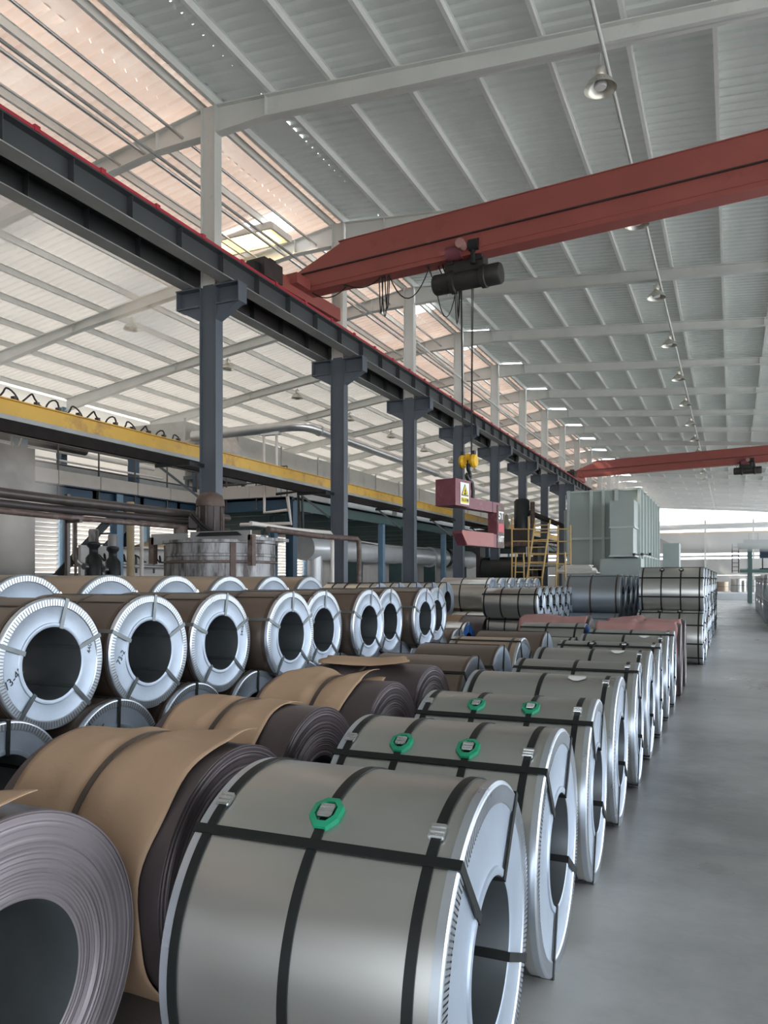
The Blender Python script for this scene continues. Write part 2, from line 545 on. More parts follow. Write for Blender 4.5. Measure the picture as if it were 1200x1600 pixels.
raf = {}
for side in (1, -1):
    org = (-9.8 if side > 0 else -10.2, 0, 11.3)
    wb, tf, bf, ribs = rafter_mesh(side)
    raf[side] = [('web', wb.mesh('web', 'rafter', 0, org)), ('top_flange', tf.mesh('top_flange', 'rafter', 0, org)),
                 ('bottom_flange', bf.mesh('bottom_flange', 'rafter', 0, org))] + [('stiffener', r.mesh('stiffener', 'rafter', 0, org)) for r in ribs]
for k in BAYS:
    for side in (1, -1):
        where = 'on the column by the tank' if k == 0 else ('on the %s column beyond the tank' % ordinal(k - 1) if 0 < k < 9 else ('before the tank column' if k < 0 else 'deep in the hall'))
        t = thing('roof_rafter', (-9.8 if side > 0 else -10.2, FY(k), 11.3),
                  ('white tapered rafter over the crane aisle, ' if side > 0 else 'white tapered rafter over the process line, ') + where,
                  'rafter', 'rafters over the crane aisle' if side > 0 else 'rafters over the process line')
        for n, me in raf[side]:
            put(n, me, t)

CW, CDp = 0.42, 0.24             # column depth (X) and flange width (Y)
colparts = []
colparts.append(('flange', MB().lim(CW / 2 - 0.02, CW / 2, -CDp / 2, CDp / 2, 0, 8.2).mesh('flange', 'column')))
colparts.append(('flange', MB().lim(-CW / 2, -CW / 2 + 0.02, -CDp / 2, CDp / 2, 0, 8.2).mesh('flange', 'column')))
colparts.append(('web', MB().lim(-CW / 2 + 0.02, CW / 2 - 0.02, -0.07, 0.07, 0, 8.2).mesh('web', 'column')))
colparts.append(('base_plate', MB().lim(-0.33, 0.33, -0.25, 0.25, 0, 0.03).mesh('base_plate', 'column')))
for s in (1, -1):
    b = MB()
    x0, x1 = s * CW / 2, s * 0.80
    b.lim(x0, x1, -0.17, 0.17, 8.12, 8.15)
    b.lim(x0, x1, -0.15, 0.15, 7.74, 7.77)
    b.lim(x0, x1, -0.012, 0.012, 7.77, 8.12)
    b.lim(x1 - s * 0.02, x1, -0.15, 0.15, 7.77, 8.12)
    b.prism([(x0, 7.74), (x1 - s * 0.03, 7.74), (x0, 7.44)], 'y', -0.10, 0.10)
    colparts.append(('bracket', b.mesh('bracket', 'column')))
U = 0.36
colparts.append(('upper_flange', MB().lim(U / 2 - 0.02, U / 2, -0.12, 0.12, 8.15, 11.95).mesh('upper_flange', 'column_top')))
colparts.append(('upper_flange', MB().lim(-U / 2, -U / 2 + 0.02, -0.12, 0.12, 8.15, 11.95).mesh('upper_flange', 'column_top')))
colparts.append(('upper_web', MB().lim(-U / 2 + 0.02, U / 2 - 0.02, -0.06, 0.06, 8.15, 11.95).mesh('upper_web', 'column_top')))
for k in BAYS:
    where = 'right beside the process tank' if k == 0 else (ordinal(k - 1) + ' past the tank column' if 0 < k < 9 else ('ahead of the tank column' if k < 0 else 'deep in the hall'))
    t = thing('steel_column', (-10, FY(k), 0), 'slate blue bracketed steel column with pale upper shaft, ' + where, 'column', 'columns carrying the crane runway')
    for n, me in colparts:
        put(n, me, t)
# right hand columns (outside the frame, they carry the roof)
rc = MB().lim(-0.2, -0.18, -0.12, 0.12, 0, 9.6).lim(0.18, 0.2, -0.12, 0.12, 0, 9.6).lim(-0.18, 0.18, -0.05, 0.05, 0, 9.6).mesh('side_column', 'column')
lc = MB().lim(-0.2, -0.18, -0.12, 0.12, 0, 9.4).lim(0.18, 0.2, -0.12, 0.12, 0, 9.4).lim(-0.18, 0.18, -0.05, 0.05, 0, 9.4).mesh('eave_column', 'bluegrey')
for k in BAYS:
    tag(put('eave_column', rc, None, (XR - 0.3, FY(k), 0)), 'dark steel eave column along the open aisle side', 'column', 'eave columns of the open side')
    tag(put('eave_column', lc, None, (XL + 0.1, FY(k), 0)), 'blue grey eave column against the louvred wall', 'column', 'eave columns of the louvred wall')

# ------------------------------------------------------------------ walls
wl = structure('wall_left', (XL, 0, 0))
slat = MB().prism([(-0.02, -0.02), (0.0, -0.02), (0.06, 0.155), (0.04, 0.155)], 'y', -BAY / 2 + 0.1, BAY / 2 - 0.1).mesh('louvre_slat', 'wallwhite')
wallp = MB().lim(-0.05, 0.03, -BAY / 2, BAY / 2, 0, 2.3).mesh('wall_panel', 'wallpanel')
wallh = MB().lim(-0.05, 0.03, -BAY / 2, BAY / 2, 5.8, 9.75).mesh('wall_panel', 'wallwhite')
for k in range(-1, 12):
    yc = FY(k) + BAY * 0.5
    put('wall_panel', wallp, wl, (0, yc, 0))
    put('wall_panel', wallh, wl, (0, yc, 0))
    for i in range(18):
        put('louvre_slat', slat, wl, (0, yc, 2.35 + i * 0.19))
for yy0, yy1 in ((YS, FY(-1)), (FY(12), YE)):
    build(MB().lim(XL - 0.05, XL + 0.03, yy0, yy1, 0, 9.75), 'wall_panel', 'wallpanel', wl)
wr = structure('wall_right', (XR, 0, 0))
build(MB().lim(XR, XR + 0.08, YS, YE, 7.6, 10.0), 'upper_cladding', 'wallpanel', wr)
wn = structure('wall_near', (-6, YS, 0))
for i in range(7):
    xa = XL + i * 5.76
    build(MB().lim(xa, xa + 5.70, YS - 0.1, YS, 0 if i < 4 else 6.0, 9.4), 'wall_panel', 'wallpanel', wn)
build(MB().prism([(XL, 9.4), (XR, 9.4), (XR, 10.0), (-10, 12.2), (XL, 9.9)], 'y', YS - 0.1, YS), 'gable_panel', 'wallpanel', wn)
YF = 110.0
wf = structure('wall_far', (-6, YF, 0))
for i in range(7):
    xa = -26.3 + i * 5.76
    build(MB().lim(xa, xa + 5.70, YF, YF + 0.12, 5.55, 8.2), 'wall_panel', 'wallpanel', wf)
    build(MB().lim(xa, xa + 5.70, YF, YF + 0.12, 0, 2.6), 'wall_panel', 'wallpanel', wf)
    build(MB().lim(xa, xa + 5.70, YF, YF + 0.12, 2.64, 4.75), 'wall_panel', 'wallpanel', wf)
    build(MB().lim(xa, xa + 5.70, YF - 0.05, YF + 0.1, 5.0, 5.25), 'louvre_slat', 'wallpanel', wf)
    build(MB().lim(xa - 0.1, xa + 0.1, YF - 0.35, YF - 0.05, 0, 9.9), 'wall_post', 'rafter', wf)
build(MB().lim(-26.3, 14, YF - 0.3, YF - 0.05, 8.15, 8.35), 'wall_girt', 'yellow', wf)
build(MB().tube([(-26, YF - 0.8, 8.9), (14, YF - 0.8, 9.15)], 0.36, 14), 'duct', 'cladding', wf, 60)
tag(put('floor_slab', MB().lim(-9, 3.4, 84, 109.8, 0, 0.62).mesh('floor_slab', 'slab')), kind='structure')  # added raised slab, its paleness stands in for brighter-lit floor

# ------------------------------------------------------------------ crane runway beams
def runway(X, label, rail):
    t = thing('crane_runway_beam', (X, YS, 8.17), label, 'crane runway')
    build(MB().lim(X - 0.012, X + 0.012, YS, YE, 8.19, 8.60), 'web', 'runway', t)
    build(MB().lim(X - 0.16, X + 0.16, YS, YE, 8.17, 8.19), 'bottom_flange', 'runway_flange', t)
    build(MB().lim(X - 0.16, X + 0.16, YS, YE, 8.60, 8.625), 'top_flange', 'runway', t)
    st = MB().lim(-0.14, 0.14, -0.006, 0.006, 0.02, 0.43).mesh('stiffener', 'runway')
    y = YS + 0.8
    while y < 75:
        put('stiffener', st, t, (0, y - YS, 0))
        y += BAY / 4
    if rail:
        build(MB().lim(X - 0.035, X + 0.035, YS, YE, 8.625, 8.70), 'rail', 'railred', t)
        build(MB().lim(X + 0.10, X + 0.165, YS, YE, 8.625, 8.68), 'conductor_rail', 'railred', t)
        cl = MB().lim(0.09, 0.18, -0.05, 0.05, 0.45, 0.54).mesh('rail_clip', 'railred')
        y = FY(-2)
        while y < 50:
            put('rail_clip', cl, t, (0, y - YS, 0))
            y += 1.3
    else:
        build(MB().lim(X - 0.035, X + 0.035, YS, YE, 8.625, 8.70), 'rail', 'crane_dark', t)


runway(-9.5, 'dark crane runway beam topped with a red rail along the aisle', True)
runway(-10.5, 'dark crane runway beam on the process line side of the columns', False)


# ------------------------------------------------------------------ red overhead cranes (local: x along the girder from the runway, z=0 girder underside)
def crane(loc, rz, tilt, label):
    t = thing('overhead_crane', loc, label, 'crane')
    t.rotation_euler = (0, tilt, rz)
    L = 22.8
    build(MB().prism([(0.1, 0.46), (L, 0.46), (L, 1.0), (1.45, 1.0), (0.1, 0.50)], 'y', -0.22, 0.22), 'upper_box', 'crane', t, world=False)
    build(MB().prism([(0.0, 0.02), (L, 0.02), (L, 0.45), (0.0, 0.45)], 'y', -0.17, 0.17), 'lower_box', 'crane', t, world=False)
    build(MB().lim(0, L, -0.235, 0.235, 0.445, 0.465), 'seam_strip', 'crane_dark', t, world=False)
    build(MB().lim(0, L, -0.20, 0.20, 0.0, 0.02).lim(0, L, -0.185, -0.17, 0.12, 0.135), 'lower_flange', 'crane', t, world=False)
    build(MB().lim(1.3, L, -0.24, 0.24, 1.0, 1.02), 'top_plate', 'crane', t, world=False)
    # end carriage on the rail
    e = build(MB().lim(-0.12, 0.30, -1.5, 1.5, -0.18, 0.14), 'end_carriage', 'crane', t, world=False)
    for y in (-1.15, 1.15):
        build(MB().lathe_x([(0.0, 0.0), (0.0, 0.13), (0.10, 0.13), (0.10, 0.0)], -0.15, 20, yc=y), 'wheel', 'crane_dark', e, 40, world=False)
    build(MB().lim(-0.16, 0.34, -1.85, -1.15, -0.16, 0.26).lim(-0.05, 0.2, -1.45, -1.2, 0.26, 0.40), 'drive_motor', 'crane_dark', t, world=False)
    build(MB().lim(-0.05, 0.22, -2.05, -1.85, -0.08, 0.12), 'buffer', 'black', t, world=False)
    build(MB().lim(0.15, 0.5, -0.8, -0.22, 0.0, 0.25), 'knee_plate', 'crane', t, world=False)
    return t


crane((-9.75, 16.25, 8.98), R_(-3.2), R_(-1.0), 'red box girder overhead crane with the charcoal hoist and coil hook')
crane((-9.75, 53.0, 8.98), R_(-3.0), R_(-1.2), 'red box girder overhead crane over the far stacks by the dock')


def hoist(loc, rz, label, full=True):
    t = thing('electric_hoist', loc, label, 'hoist')
    t.rotation_euler = (0, 0, rz)
    # local: x along the girder, z = 0 at girder underside
    build(MB().lathe_x([(-0.82, 0), (-0.82, 0.19), (-0.78, 0.225), (-0.42, 0.225), (-0.40, 0.26), (-0.30, 0.26), (-0.28, 0.21), (0.30, 0.21), (0.32, 0.25), (0.42, 0.25),
                         (0.44, 0.23), (0.72, 0.23), (0.76, 0.21), (0.78, 0.0)], -0.42, 28), 'drum_body', 'hoist', t, 35, world=False)
    build(MB().lim(-0.50, 0.40, -0.16, 0.16, -0.28, -0.05).lim(-0.45, -0.28, -0.2, 0.2, -0.1, 0.12).lim(0.22, 0.38, -0.2, 0.2, -0.1, 0.12), 'trolley_frame', 'hoist', t, world=False)
    build(MB().tube([(-0.40, -0.26, 0.10), (-0.05, -0.26, 0.10)], 0.15, 16), 'gear_motor', 'maroon', t, 40, world=False)
    build(MB().tube([(0.0, -0.30, 0.19), (0.0, -0.52, 0.19)], [0.10, 0.105], 16), 'motor', 'pink', t, 40, world=False)
    build(MB().tube([(0.12, -0.24, 0.20), (0.34, -0.24, 0.20)], 0.13, 14).tube([(0.2, -0.24, 0.20), (0.2, -0.24, -0.2)], 0.06, 10), 'brake_housing', 'black', t, 40, world=False)
    for x in (-0.36, -0.12, 0.12, 0.30):
        for y in (-0.20, 0.20):
            build(MB().tube([(x, y * 0.9, 0.06), (x, y * 1.15, 0.06)], 0.075, 14), 'trolley_wheel', 'crane_dark', t, 40, world=False)
    build(MB().tube([(-0.62, -0.05, -0.2), (-0.70, -0.05, -0.02), (-0.62, -0.05, 0.02), (-0.54, -0.05, -0.18)], 0.015, 6), 'wire_loop', 'rope', t, world=False)
    if full:
        for x, y in ((-0.20, 0.05), (-0.14, -0.05), (0.06, 0.05), (0.13, -0.05)):
            build(MB().tube([(x, y, -0.60), (x * 0.75, y, -4.30)], 0.011, 6), 'wire_rope', 'rope', t, world=False)
        hb = build(MB().lim(-0.10, 0.10, -0.05, 0.05, -4.50, -4.40).lim(-0.05, 0.05, -0.05, 0.05, -4.42, -4.28), 'hook_block', 'hook_yellow', t, world=False)
        for s in (-1, 1):
            build(MB().lathe_x([(s * 0.13 - 0.055, 0.0), (s * 0.13 - 0.055, 0.13), (s * 0.13, 0.155), (s * 0.13 + 0.055, 0.13), (s * 0.13 + 0.055, 0)], -4.44, 20), 'sheave', 'hook_yellow', hb, 40, world=False)
            build(MB().lim(s * 0.13 - 0.03, s * 0.13 + 0.03, -0.06, 0.06, -4.40, -4.22), 'rope_guard', 'crane_dark', hb, world=False)
        build(MB().tube([(0, 0, -4.42), (0, 0, -4.62)] + arc((0.0, -4.74), 0.10, 80, -200, 10, 'yz', 0.0), [0.055, 0.05] + [0.045] * 10 + [0.02], 10), 'hook', 'black', hb, 60, world=False)
        for x0, x1, dz in ((-0.75, -0.30, 0.55), (-0.32, -0.22, 0.75), (-0.28, -0.20, 0.62)):
            pts = [(x0 + (x1 - x0) * i / 8, 0, -0.62 - dz * 4 * (i / 8) * (1 - i / 8)) for i in range(9)]
            build(MB().tube(pts, 0.012, 6), 'control_cable', 'rope', t, world=False)
    return t


hoist((-5.30, 16.08, 8.98 + 0.08), R_(-3.2), 'charcoal electric wire rope hoist with a pink motor under the red girder')
hoist((0.9, 52.4, 8.98 + 0.22), R_(-3.0), 'dark electric hoist under the far red girder', False)

# festoon cable under the near girder
ft = thing('festoon_cable', (-8.5, 16.15, 9.0), 'looped black festoon cable hanging under the red girder', 'cable')


def loop(x0, x1, sag, z=9.0):
    n = 10
    return [(x0 + (x1 - x0) * i / n, 16.15 - 0.055 * (x0 + 9.7), z - sag * 4 * (i / n) * (1 - i / n)) for i in range(n + 1)]


for x0, x1, sg in ((-9.3, -8.35, 0.20), (-8.35, -7.45, 0.14), (-7.45, -7.35, 0.85), (-7.38, -7.22, 0.95), (-7.30, -7.18, 0.78), (-7.20, -6.2, 0.62)):
    build(MB().tube(loop(x0, x1, sg, 8.99 + 0.017 * (x0 + 9.7)), 0.014, 6), 'cable_loop', 'rope', ft)
build(MB().tube(loop(-6.2, -5.5, 0.62, 9.05)[:8], 0.012, 6), 'cable_loop', 'rope', ft)
for x in (-8.35, -7.35, -6.2):
    build(MB().lim(x - 0.03, x + 0.03, 16.0 - 0.055 * (x + 9.7) + 0.1, 16.0 - 0.055 * (x + 9.7) + 0.2, 8.95 + 0.017 * (x + 9.7), 9.06 + 0.017 * (x + 9.7)), 'cable_carrier', 'crane_dark', ft)

# C-hook on the hoist; local x runs along the arm (mostly along the aisle), opening towards the near end
ch = thing('coil_c_hook', (-5.30, 16.05, 2.70), 'worn maroon C-shaped coil lifting hook marked 5T and 10T with a warning sign', 'lifting hook', rz=math.atan2(0.98, 0.17))
build(MB().prism([(-0.42, 0.86), (1.20, 0.86), (1.20, 0.36), (-0.5, 0.36), (-0.5, 0.30), (-0.28, 0.05), (1.60, 0.05), (1.60, 1.02), (1.52, 1.10), (-0.42, 1.10)], 'y', -0.11, 0.11), 'hook_frame', 'maroon', ch, world=False)
build(MB().lim(1.22, 1.58, -0.125, 0.125, 0.06, 1.05), 'spine_plate', 'rust', ch, world=False)
build(MB().prism([(-0.5, 0.37), (1.0, 0.37), (1.0, 0.06), (-0.27, 0.06), (-0.5, 0.30)], 'y', -0.13, -0.11), 'arm_cheek_plate', 'crane', ch, world=False)
build(MB().lim(-1.0, -0.32, -0.24, 0.24, 0.86, 1.42), 'counterweight_box', 'maroon', ch, world=False)
build(MB().tube([(0.05, 0, 1.08), (0.0, 0, 1.35), (0.06, 0, 1.50), (0.18, 0, 1.46), (0.24, 0, 1.28), (0.22, 0, 1.08)], 0.045, 10), 'lifting_eye', 'crane_dark', ch, 60, world=False)
build(MB().lim(0.98, 1.02, -0.115, 0.115, 0.86, 1.10), 'weld_band', 'crane_dark', ch, world=False)
# sign on the box, facing the aisle (-y local)
sg = build(MB().lim(-0.80, -0.42, -0.252, -0.242, 0.90, 1.36), 'warning_sign', 'signwhite', ch, world=False)
build(MB().prism([(-0.77, 1.08), (-0.45, 1.08), (-0.61, 1.33)], 'y', -0.256, -0.252), 'triangle_border', 'ink', sg, world=False)
build(MB().prism([(-0.735, 1.10), (-0.485, 1.10), (-0.61, 1.295)], 'y', -0.259, -0.256), 'triangle_field', 'signyellow', sg, world=False)
build(MB().tube([(-0.61, -0.262, 1.24), (-0.61, -0.262, 1.19)], 0.006, 6).lim(-0.66, -0.56, -0.264, -0.259, 1.105, 1.135)
      .tube([(-0.65, -0.262, 1.13), (-0.61, -0.262, 1.18), (-0.57, -0.262, 1.13)], 0.007, 6).tube(arc((-0.61, 1.185), 0.02, 0, 300, 8, 'xz', -0.262), 0.006, 6), 'load_symbol', 'ink', sg, world=False)
build(MB().lim(-0.77, -0.45, -0.256, -0.252, 0.93, 1.04), 'caption_field', 'signyellow', sg, world=False)
c1 = put('caption_text', text_mesh('\u5f53\u5fc3\u540a\u7269', 0.078, 'ink', 0.0015), sg, (-0.61, -0.258, 0.985))
c1.rotation_euler = (R_(90), 0, 0)
for s, z, mt, sz in (('5T', 0.80, 'signwhite', 0.25), ('10T', 0.25, 'signwhite', 0.19)):
    o = put('capacity_marking', text_mesh(s, sz, mt, 0.008), ch, (1.40, -0.128, z))
    o.rotation_euler = (R_(90), 0, 0)
build(MB().lim(1.26, 1.54, -0.130, -0.125, 0.42, 0.62), 'red_plate', 'signred', ch, world=False)

# ------------------------------------------------------------------ high-bay lamps, conduits
def lamp(X, Y, label, group):
    zb = zr(X) - 0.21 - 0.36
    t = thing('high_bay_lamp', (X, Y, zb - 0.45), label, 'lamp', group)
    build(MB().lathe_z([(0.275, 0.0), (0.27, 0.02), (0.21, 0.12), (0.12, 0.20), (0.09, 0.22), (0.0, 0.225)], n=28, caps=False), 'reflector', 'lamp', t, 50, world=False)
    build(MB().lathe_z([(0.07, 0.22), (0.085, 0.24), (0.085, 0.36), (0.05, 0.39)], n=16), 'ballast_housing', 'lamp', t, 40, world=False)
    build(MB().tube([(0, 0, 0.39), (0, 0, 0.62)], 0.014, 6), 'hook_rod', 'purlin', t, world=False)
    build(MB().lathe_z([(0.10, 0.03), (0.11, 0.08), (0.07, 0.16), (0.04, 0.2)], n=16), 'lamp_bulb', 'white', t, 50, world=False)


def frame_word(k):
    return 'at the tank column' if k == 0 else ('%s past the tank column' % ordinal(k - 1) if k < 9 else 'deep in the hall')


for k in range(0, 12):
    lamp(-2.06, FY(k) + (0.35 if k == 0 else 0.1), 'pale enamel high-bay lamp over the aisle, on the rafter ' + frame_word(k), 'lamps over the aisle')
for k in range(1, 9):
    lamp(-17.6, FY(k) + 0.1, 'small pale lamp over the process line, on the rafter ' + frame_word(k), 'lamps over the process line')
single(MB().tube([(-1.95, YS, zr(-2) - 0.60), (-1.95, YE, zr(-2) - 0.60)], 0.035, 8), 'conduit', 'rafter', 'white lighting conduit running along the aisle lamps', 'conduit', None, 60, (-1.95, YS, zr(-2) - 0.6))
for i, (X, dz, r, lab) in enumerate(((-10.75, 0.55, 0.035, 'bright pipe under the rooflight beside the ridge'), (-11.05, 1.05, 0.035, 'dark pipe passing in front of the first column top'),
                                     (-11.75, 0.55, 0.045, 'shiny paired pipe under the pink roof sheets'), (-12.5, 0.5, 0.03, 'thin pipe under the pink sheets farthest from the ridge'))):
    single(MB().tube([(X, YS, zr(X) - dz), (X, YE, zr(X) - dz)], r, 8), 'roof_pipe', 'silver' if i != 1 else 'runway_flange', lab, 'pipe', None, 60, (X, YS, zr(X) - dz))
# drop pipes slanting along the far columns
pts = [(-9.9, 24.4, 10.2), (-9.7, 29, 9.9), (-9.6, 40, 9.7), (-9.55, 50, 9.55)]
single(MB().tube(pts, 0.04, 8), 'air_pipe', 'rafter', 'pale air pipe strung between the upper column shafts', 'pipe', None, 60, pts[0])

# ------------------------------------------------------------------ steel coils
# local frame of a coil: axis along x, right end at x = +W/2, resting at z = 0; angles in degrees, 90 = top, 180 = towards the near end
CACHE = {}


def cached(key, fn):
    if key not in CACHE:
        CACHE[key] = fn()
    return CACHE[key]


def body_mesh(R, W, mt, seg):
    return cached(('body', R, W, mt, seg), lambda: MB().lathe_x([(-W / 2, R - 0.012), (-W / 2 + 0.006, R), (W / 2 - 0.006, R), (W / 2, R - 0.012)], R, seg).mesh('coil_body', mt, 50))


def plate_mesh(R, W, ri, s, mt, seg):
    def f():
        x = s * W / 2
        pr = [(x, R - 0.012), (x - s * 0.002, R * 0.87), (x - s * 0.005, R * 0.86), (x - s * 0.005, ri + 0.035), (x + s * 0.003, ri + 0.03), (x + s * 0.004, ri + 0.008), (x, ri)]
        if s > 0:
            pr = pr[::-1]
        return MB().lathe_x(pr, R, seg).mesh('end_plate', mt, 40)
    return cached(('plate', R, W, ri, s, mt, seg), f)


def bare_mesh(R, W, ri, s, mt, seg):
    def f():
        rnd = random.Random(5)
        n = 46
        pr = []
        for i in range(n + 1):
            r = ri + (R - 0.003 - ri) * i / n
            pr.append((s * (W / 2 + rnd.choice((0, 0.0015, 0.003, -0.002, 0.005)) * (1 if 0 < i < n else 0)), r))
        if s < 0:
            pr = pr[::-1]
        return MB().lathe_x(pr, R, seg).mesh('coil_edge', mt, 8)
    return cached(('bare', R, W, ri, s, mt, seg), f)


def bore_mesh(R, W, ri, seg):
    return cached(('bore', R, W, ri, seg), lambda: MB().lathe_x([(W / 2, ri), (-W / 2, ri)], R, seg).mesh('bore_sleeve', 'bore', 60))


def crimp_mesh(R, W, s, teeth):
    """folded edge guard: bright teeth with dark slits between them"""
    def f():
        x = s * (W / 2 + 0.001)
        n = teeth * 2
        mb = MB()
        rings = ((x - s * 0.035, R + 0.0035, 0), (x - s * 0.004, R + 0.004, 0), (x + s * 0.002, R - 0.004, 0), (x + s * 0.004, R - 0.012, 1), (x + s * 0.003, R * 0.885, 1), (x + s * 0.001, R * 0.878, 0), (x - s * 0.004, R * 0.868, 0))
        vs = []
        for xx, r, g in rings:
            for j in range(n):
                a = 2 * math.pi * ((j // 2) + (0.66 if j % 2 else 0.0)) / teeth
                vs.append((xx, r * math.cos(a), R + r * math.sin(a)))
        fs, dark = [], []
        for i in range(len(rings) - 1):
            for j in range(n):
                j2 = (j + 1) % n
                q = (i * n + j, i * n + j2, (i + 1) * n + j2, (i + 1) * n + j)
                if i == 3 and j % 2:
                    dark.append(len(fs))
                fs.append(q if s < 0 else q[::-1])
        # slits are pushed in: own vertices, 3 mm deeper
        for d in dark:
            q = fs[d]
            o = len(vs)
            vs += [(vs[v][0] - s * 0.003, vs[v][1], vs[v][2]) for v in q]
            fs[d] = tuple(range(o, o + 4))
        me = mb.add(vs, fs).mesh('crimped_edge', 'crimp')
        me.materials.append(M['bore'])
        for d in dark:
            me.polygons[d].material_index = 1
        return me
    return cached(('crimp', R, W, s, teeth), f)


def hoop_mesh(R, x, wd, mt, seg):
    return cached(('hoop', R, x, wd, mt, seg), lambda: MB().lathe_x([(x - wd / 2, R - 0.001), (x - wd / 2, R + 0.007), (x + wd / 2, R + 0.007), (x + wd / 2, R - 0.001)], R, seg).mesh('strap', mt, 40))


def eye_mesh(R, W, ri, ang, wd, mt):
    """strap that runs along the body, down both ends and back through the bore"""
    def f():
        h, t = W / 2, 0.006
        path = [(-h - t, R + 0.010), (h + t + 0.003, R + 0.010), (h + t + 0.003, ri - t), (-h - t, ri - t)]
        inn = [(-h + 0.002, R + 0.001), (h + 0.001, R + 0.001), (h + 0.001, ri + 0.001), (-h + 0.002, ri + 0.001)]
        ca, sa = math.cos(R_(ang)), math.sin(R_(ang))
        vs = []
        for q in (path, inn):
            for x, r in q:
                for s in (-1, 1):
                    y = r * ca - s * wd / 2 * sa
                    z = r * sa + s * wd / 2 * ca
                    vs.append((x, y, R + z))
        fs = []
        for i in range(4):
            j = (i + 1) % 4
            fs.append((2 * i, 2 * j, 2 * j + 1, 2 * i + 1))
            fs.append((2 * i, 8 + 2 * i, 8 + 2 * j, 2 * j))
            fs.append((2 * i + 1, 2 * j + 1, 8 + 2 * j + 1, 8 + 2 * i + 1))
        return MB().add(vs, fs).mesh('eye_strap', mt)
    return cached(('eye', R, W, ri, ang, wd, mt), f)


def clip_mesh():
    def f():
        mb = MB().box((0, 0, 0.006), (0.046, 0.062, 0.010))
        for s in (-1, 0, 1):
            mb.box((0, s * 0.020, 0.0125), (0.050, 0.010, 0.006))
        for s in (-1, 1):
            mb.box((s * 0.025, 0, 0.004), (0.006, 0.05, 0.014))
        return mb.mesh('strap_clip', 'clip')
    return cached('clip', f)


def pad_mesh(mt='green'):
    """green eight-sided protector ring"""
    def f():
        mb = MB()
        vs = []
        for r, z in ((0.078, 0.0), (0.074, 0.020), (0.050, 0.022), (0.046, 0.004)):
            for j in range(8):
                a = math.pi / 8 + math.pi / 4 * j
                vs.append((r * math.cos(a) * 0.82, r * math.sin(a), z - 0.012 * (math.sin(a) * r / 0.078) ** 2))
        fs = []
        for i in range(3):
            for j in range(8):
                j2 = (j + 1) % 8
                fs.append((i * 8 + j, i * 8 + j2, (i + 1) * 8 + j2, (i + 1) * 8 + j))
        return mb.add(vs, fs).mesh('seal_pad', mt)
    return cached(('pad', mt), f)


def on_body(me, name, root, R, x, ang, lift=0.0, scale=1.0):
    o = put(name, me, root, (x, (R + lift) * math.cos(R_(ang)), R + (R + lift) * math.sin(R_(ang))))
    o.rotation_euler = (R_(ang - 90), 0, 0)
    o.scale = (scale,) * 3
    return o


def coil(loc, R, W, label, group=None, body='galv', face='face', ri=0.28, rot=0.0, hoops=(), hoop_mat='strap', eyes=(), eye_mat='strap',
         clips=(), pads=(), teeth=110, seg=72, bare=False, bare_mat='bare', left=True, wd=0.034, pad_mat='green'):
    """loc = right end: (X of right face, Y of axis, Z of the lowest point)"""
    R, W = round(R, 3), round(W, 3)
    c, s = math.cos(rot), math.sin(rot)
    t = thing('steel_coil', (loc[0] - W / 2 * c, loc[1] - W / 2 * s, loc[2]), label, 'steel coil', group, rot)
    put('coil_body', body_mesh(R, W, body, seg), t)
    if bare:
        put('coil_edge', bare_mesh(R, W, ri, 1, bare_mat, seg), t)
        if left:
            put('coil_edge', bare_mesh(R, W, ri, -1, bare_mat, seg), t)
    else:
        put('end_plate', plate_mesh(R, W, ri, 1, face, seg), t)
        put('end_plate', plate_mesh(R, W, ri, -1, face, seg), t)
        if teeth:
            put('crimped_edge', crimp_mesh(R, W, 1, teeth), t)
            if left:
                put('crimped_edge', crimp_mesh(R, W, -1, teeth), t)
    put('bore_sleeve', bore_mesh(R, W, ri, seg), t)
    for x in hoops:
        put('strap', hoop_mesh(R, round(x, 3), wd, hoop_mat, seg), t)
    for a in eyes:
        put('eye_strap', eye_mesh(R, W, ri, a, wd, eye_mat), t)
    for x, a in clips:
        on_body(clip_mesh(), 'strap_clip', t, R, x, a, 0.006)
    for x, a in pads:
        p = on_body(pad_mesh(pad_mat), 'seal_pad', t, R, x, a, 0.002)
        put('strap_clip', clip_mesh(), p, (0, 0, 0.010))
    return t


def paper(root, R, W, xl, xr_fn, a0, a1, mt='kraft', lift=None, seed=0, name='paper_wrap', nx=28, na=44, strap=None, rag=0.02):
    """a sheet laid round the coil from angle a0 to a1; xr_fn(u) gives its right edge for u = 0..1; lift(u, v) raises it off the coil"""
    rnd = random.Random(seed)
    ph = [rnd.uniform(0, 6.28) for _ in range(6)]
    vs = []
    for i in range(na + 1):
        u = i / na
        a = R_(a0 + (a1 - a0) * u)
        xr = xr_fn(u) + rag * math.sin(u * 17 + ph[0]) * math.sin(u * 7 + ph[1])
        xl2 = xl + rag * math.sin(u * 13 + ph[2])
        for j in range(nx + 1):
            v = j / nx
            x = xl2 + (xr - xl2) * v
            wob = 0.007 * math.sin(x * 9 + u * 11 + ph[3]) * math.sin(u * 19 + x * 4 + ph[4])
            if strap is not None:
                wob -= 0.010 * math.exp(-((x - strap) / 0.06) ** 2)
                wob += 0.010 * math.exp(-((abs(x - strap) - 0.13) / 0.05) ** 2) * (0.5 + 0.5 * math.sin(u * 40 + ph[5]))
            r = R + 0.017 + wob + (lift(u, v) if lift else 0)
            vs.append((x, r * math.cos(a), R + r * math.sin(a)))
    n = nx + 1
    fs = [(i * n + j, i * n + j + 1, (i + 1) * n + j + 1, (i + 1) * n + j) for i in range(na) for j in range(nx)]
    me = MB().add(vs, fs).mesh(name, mt, 60)
    o = put(name, me, root)
    sm = o.modifiers.new('thickness', 'SOLIDIFY')
    sm.thickness = 0.003
    return o


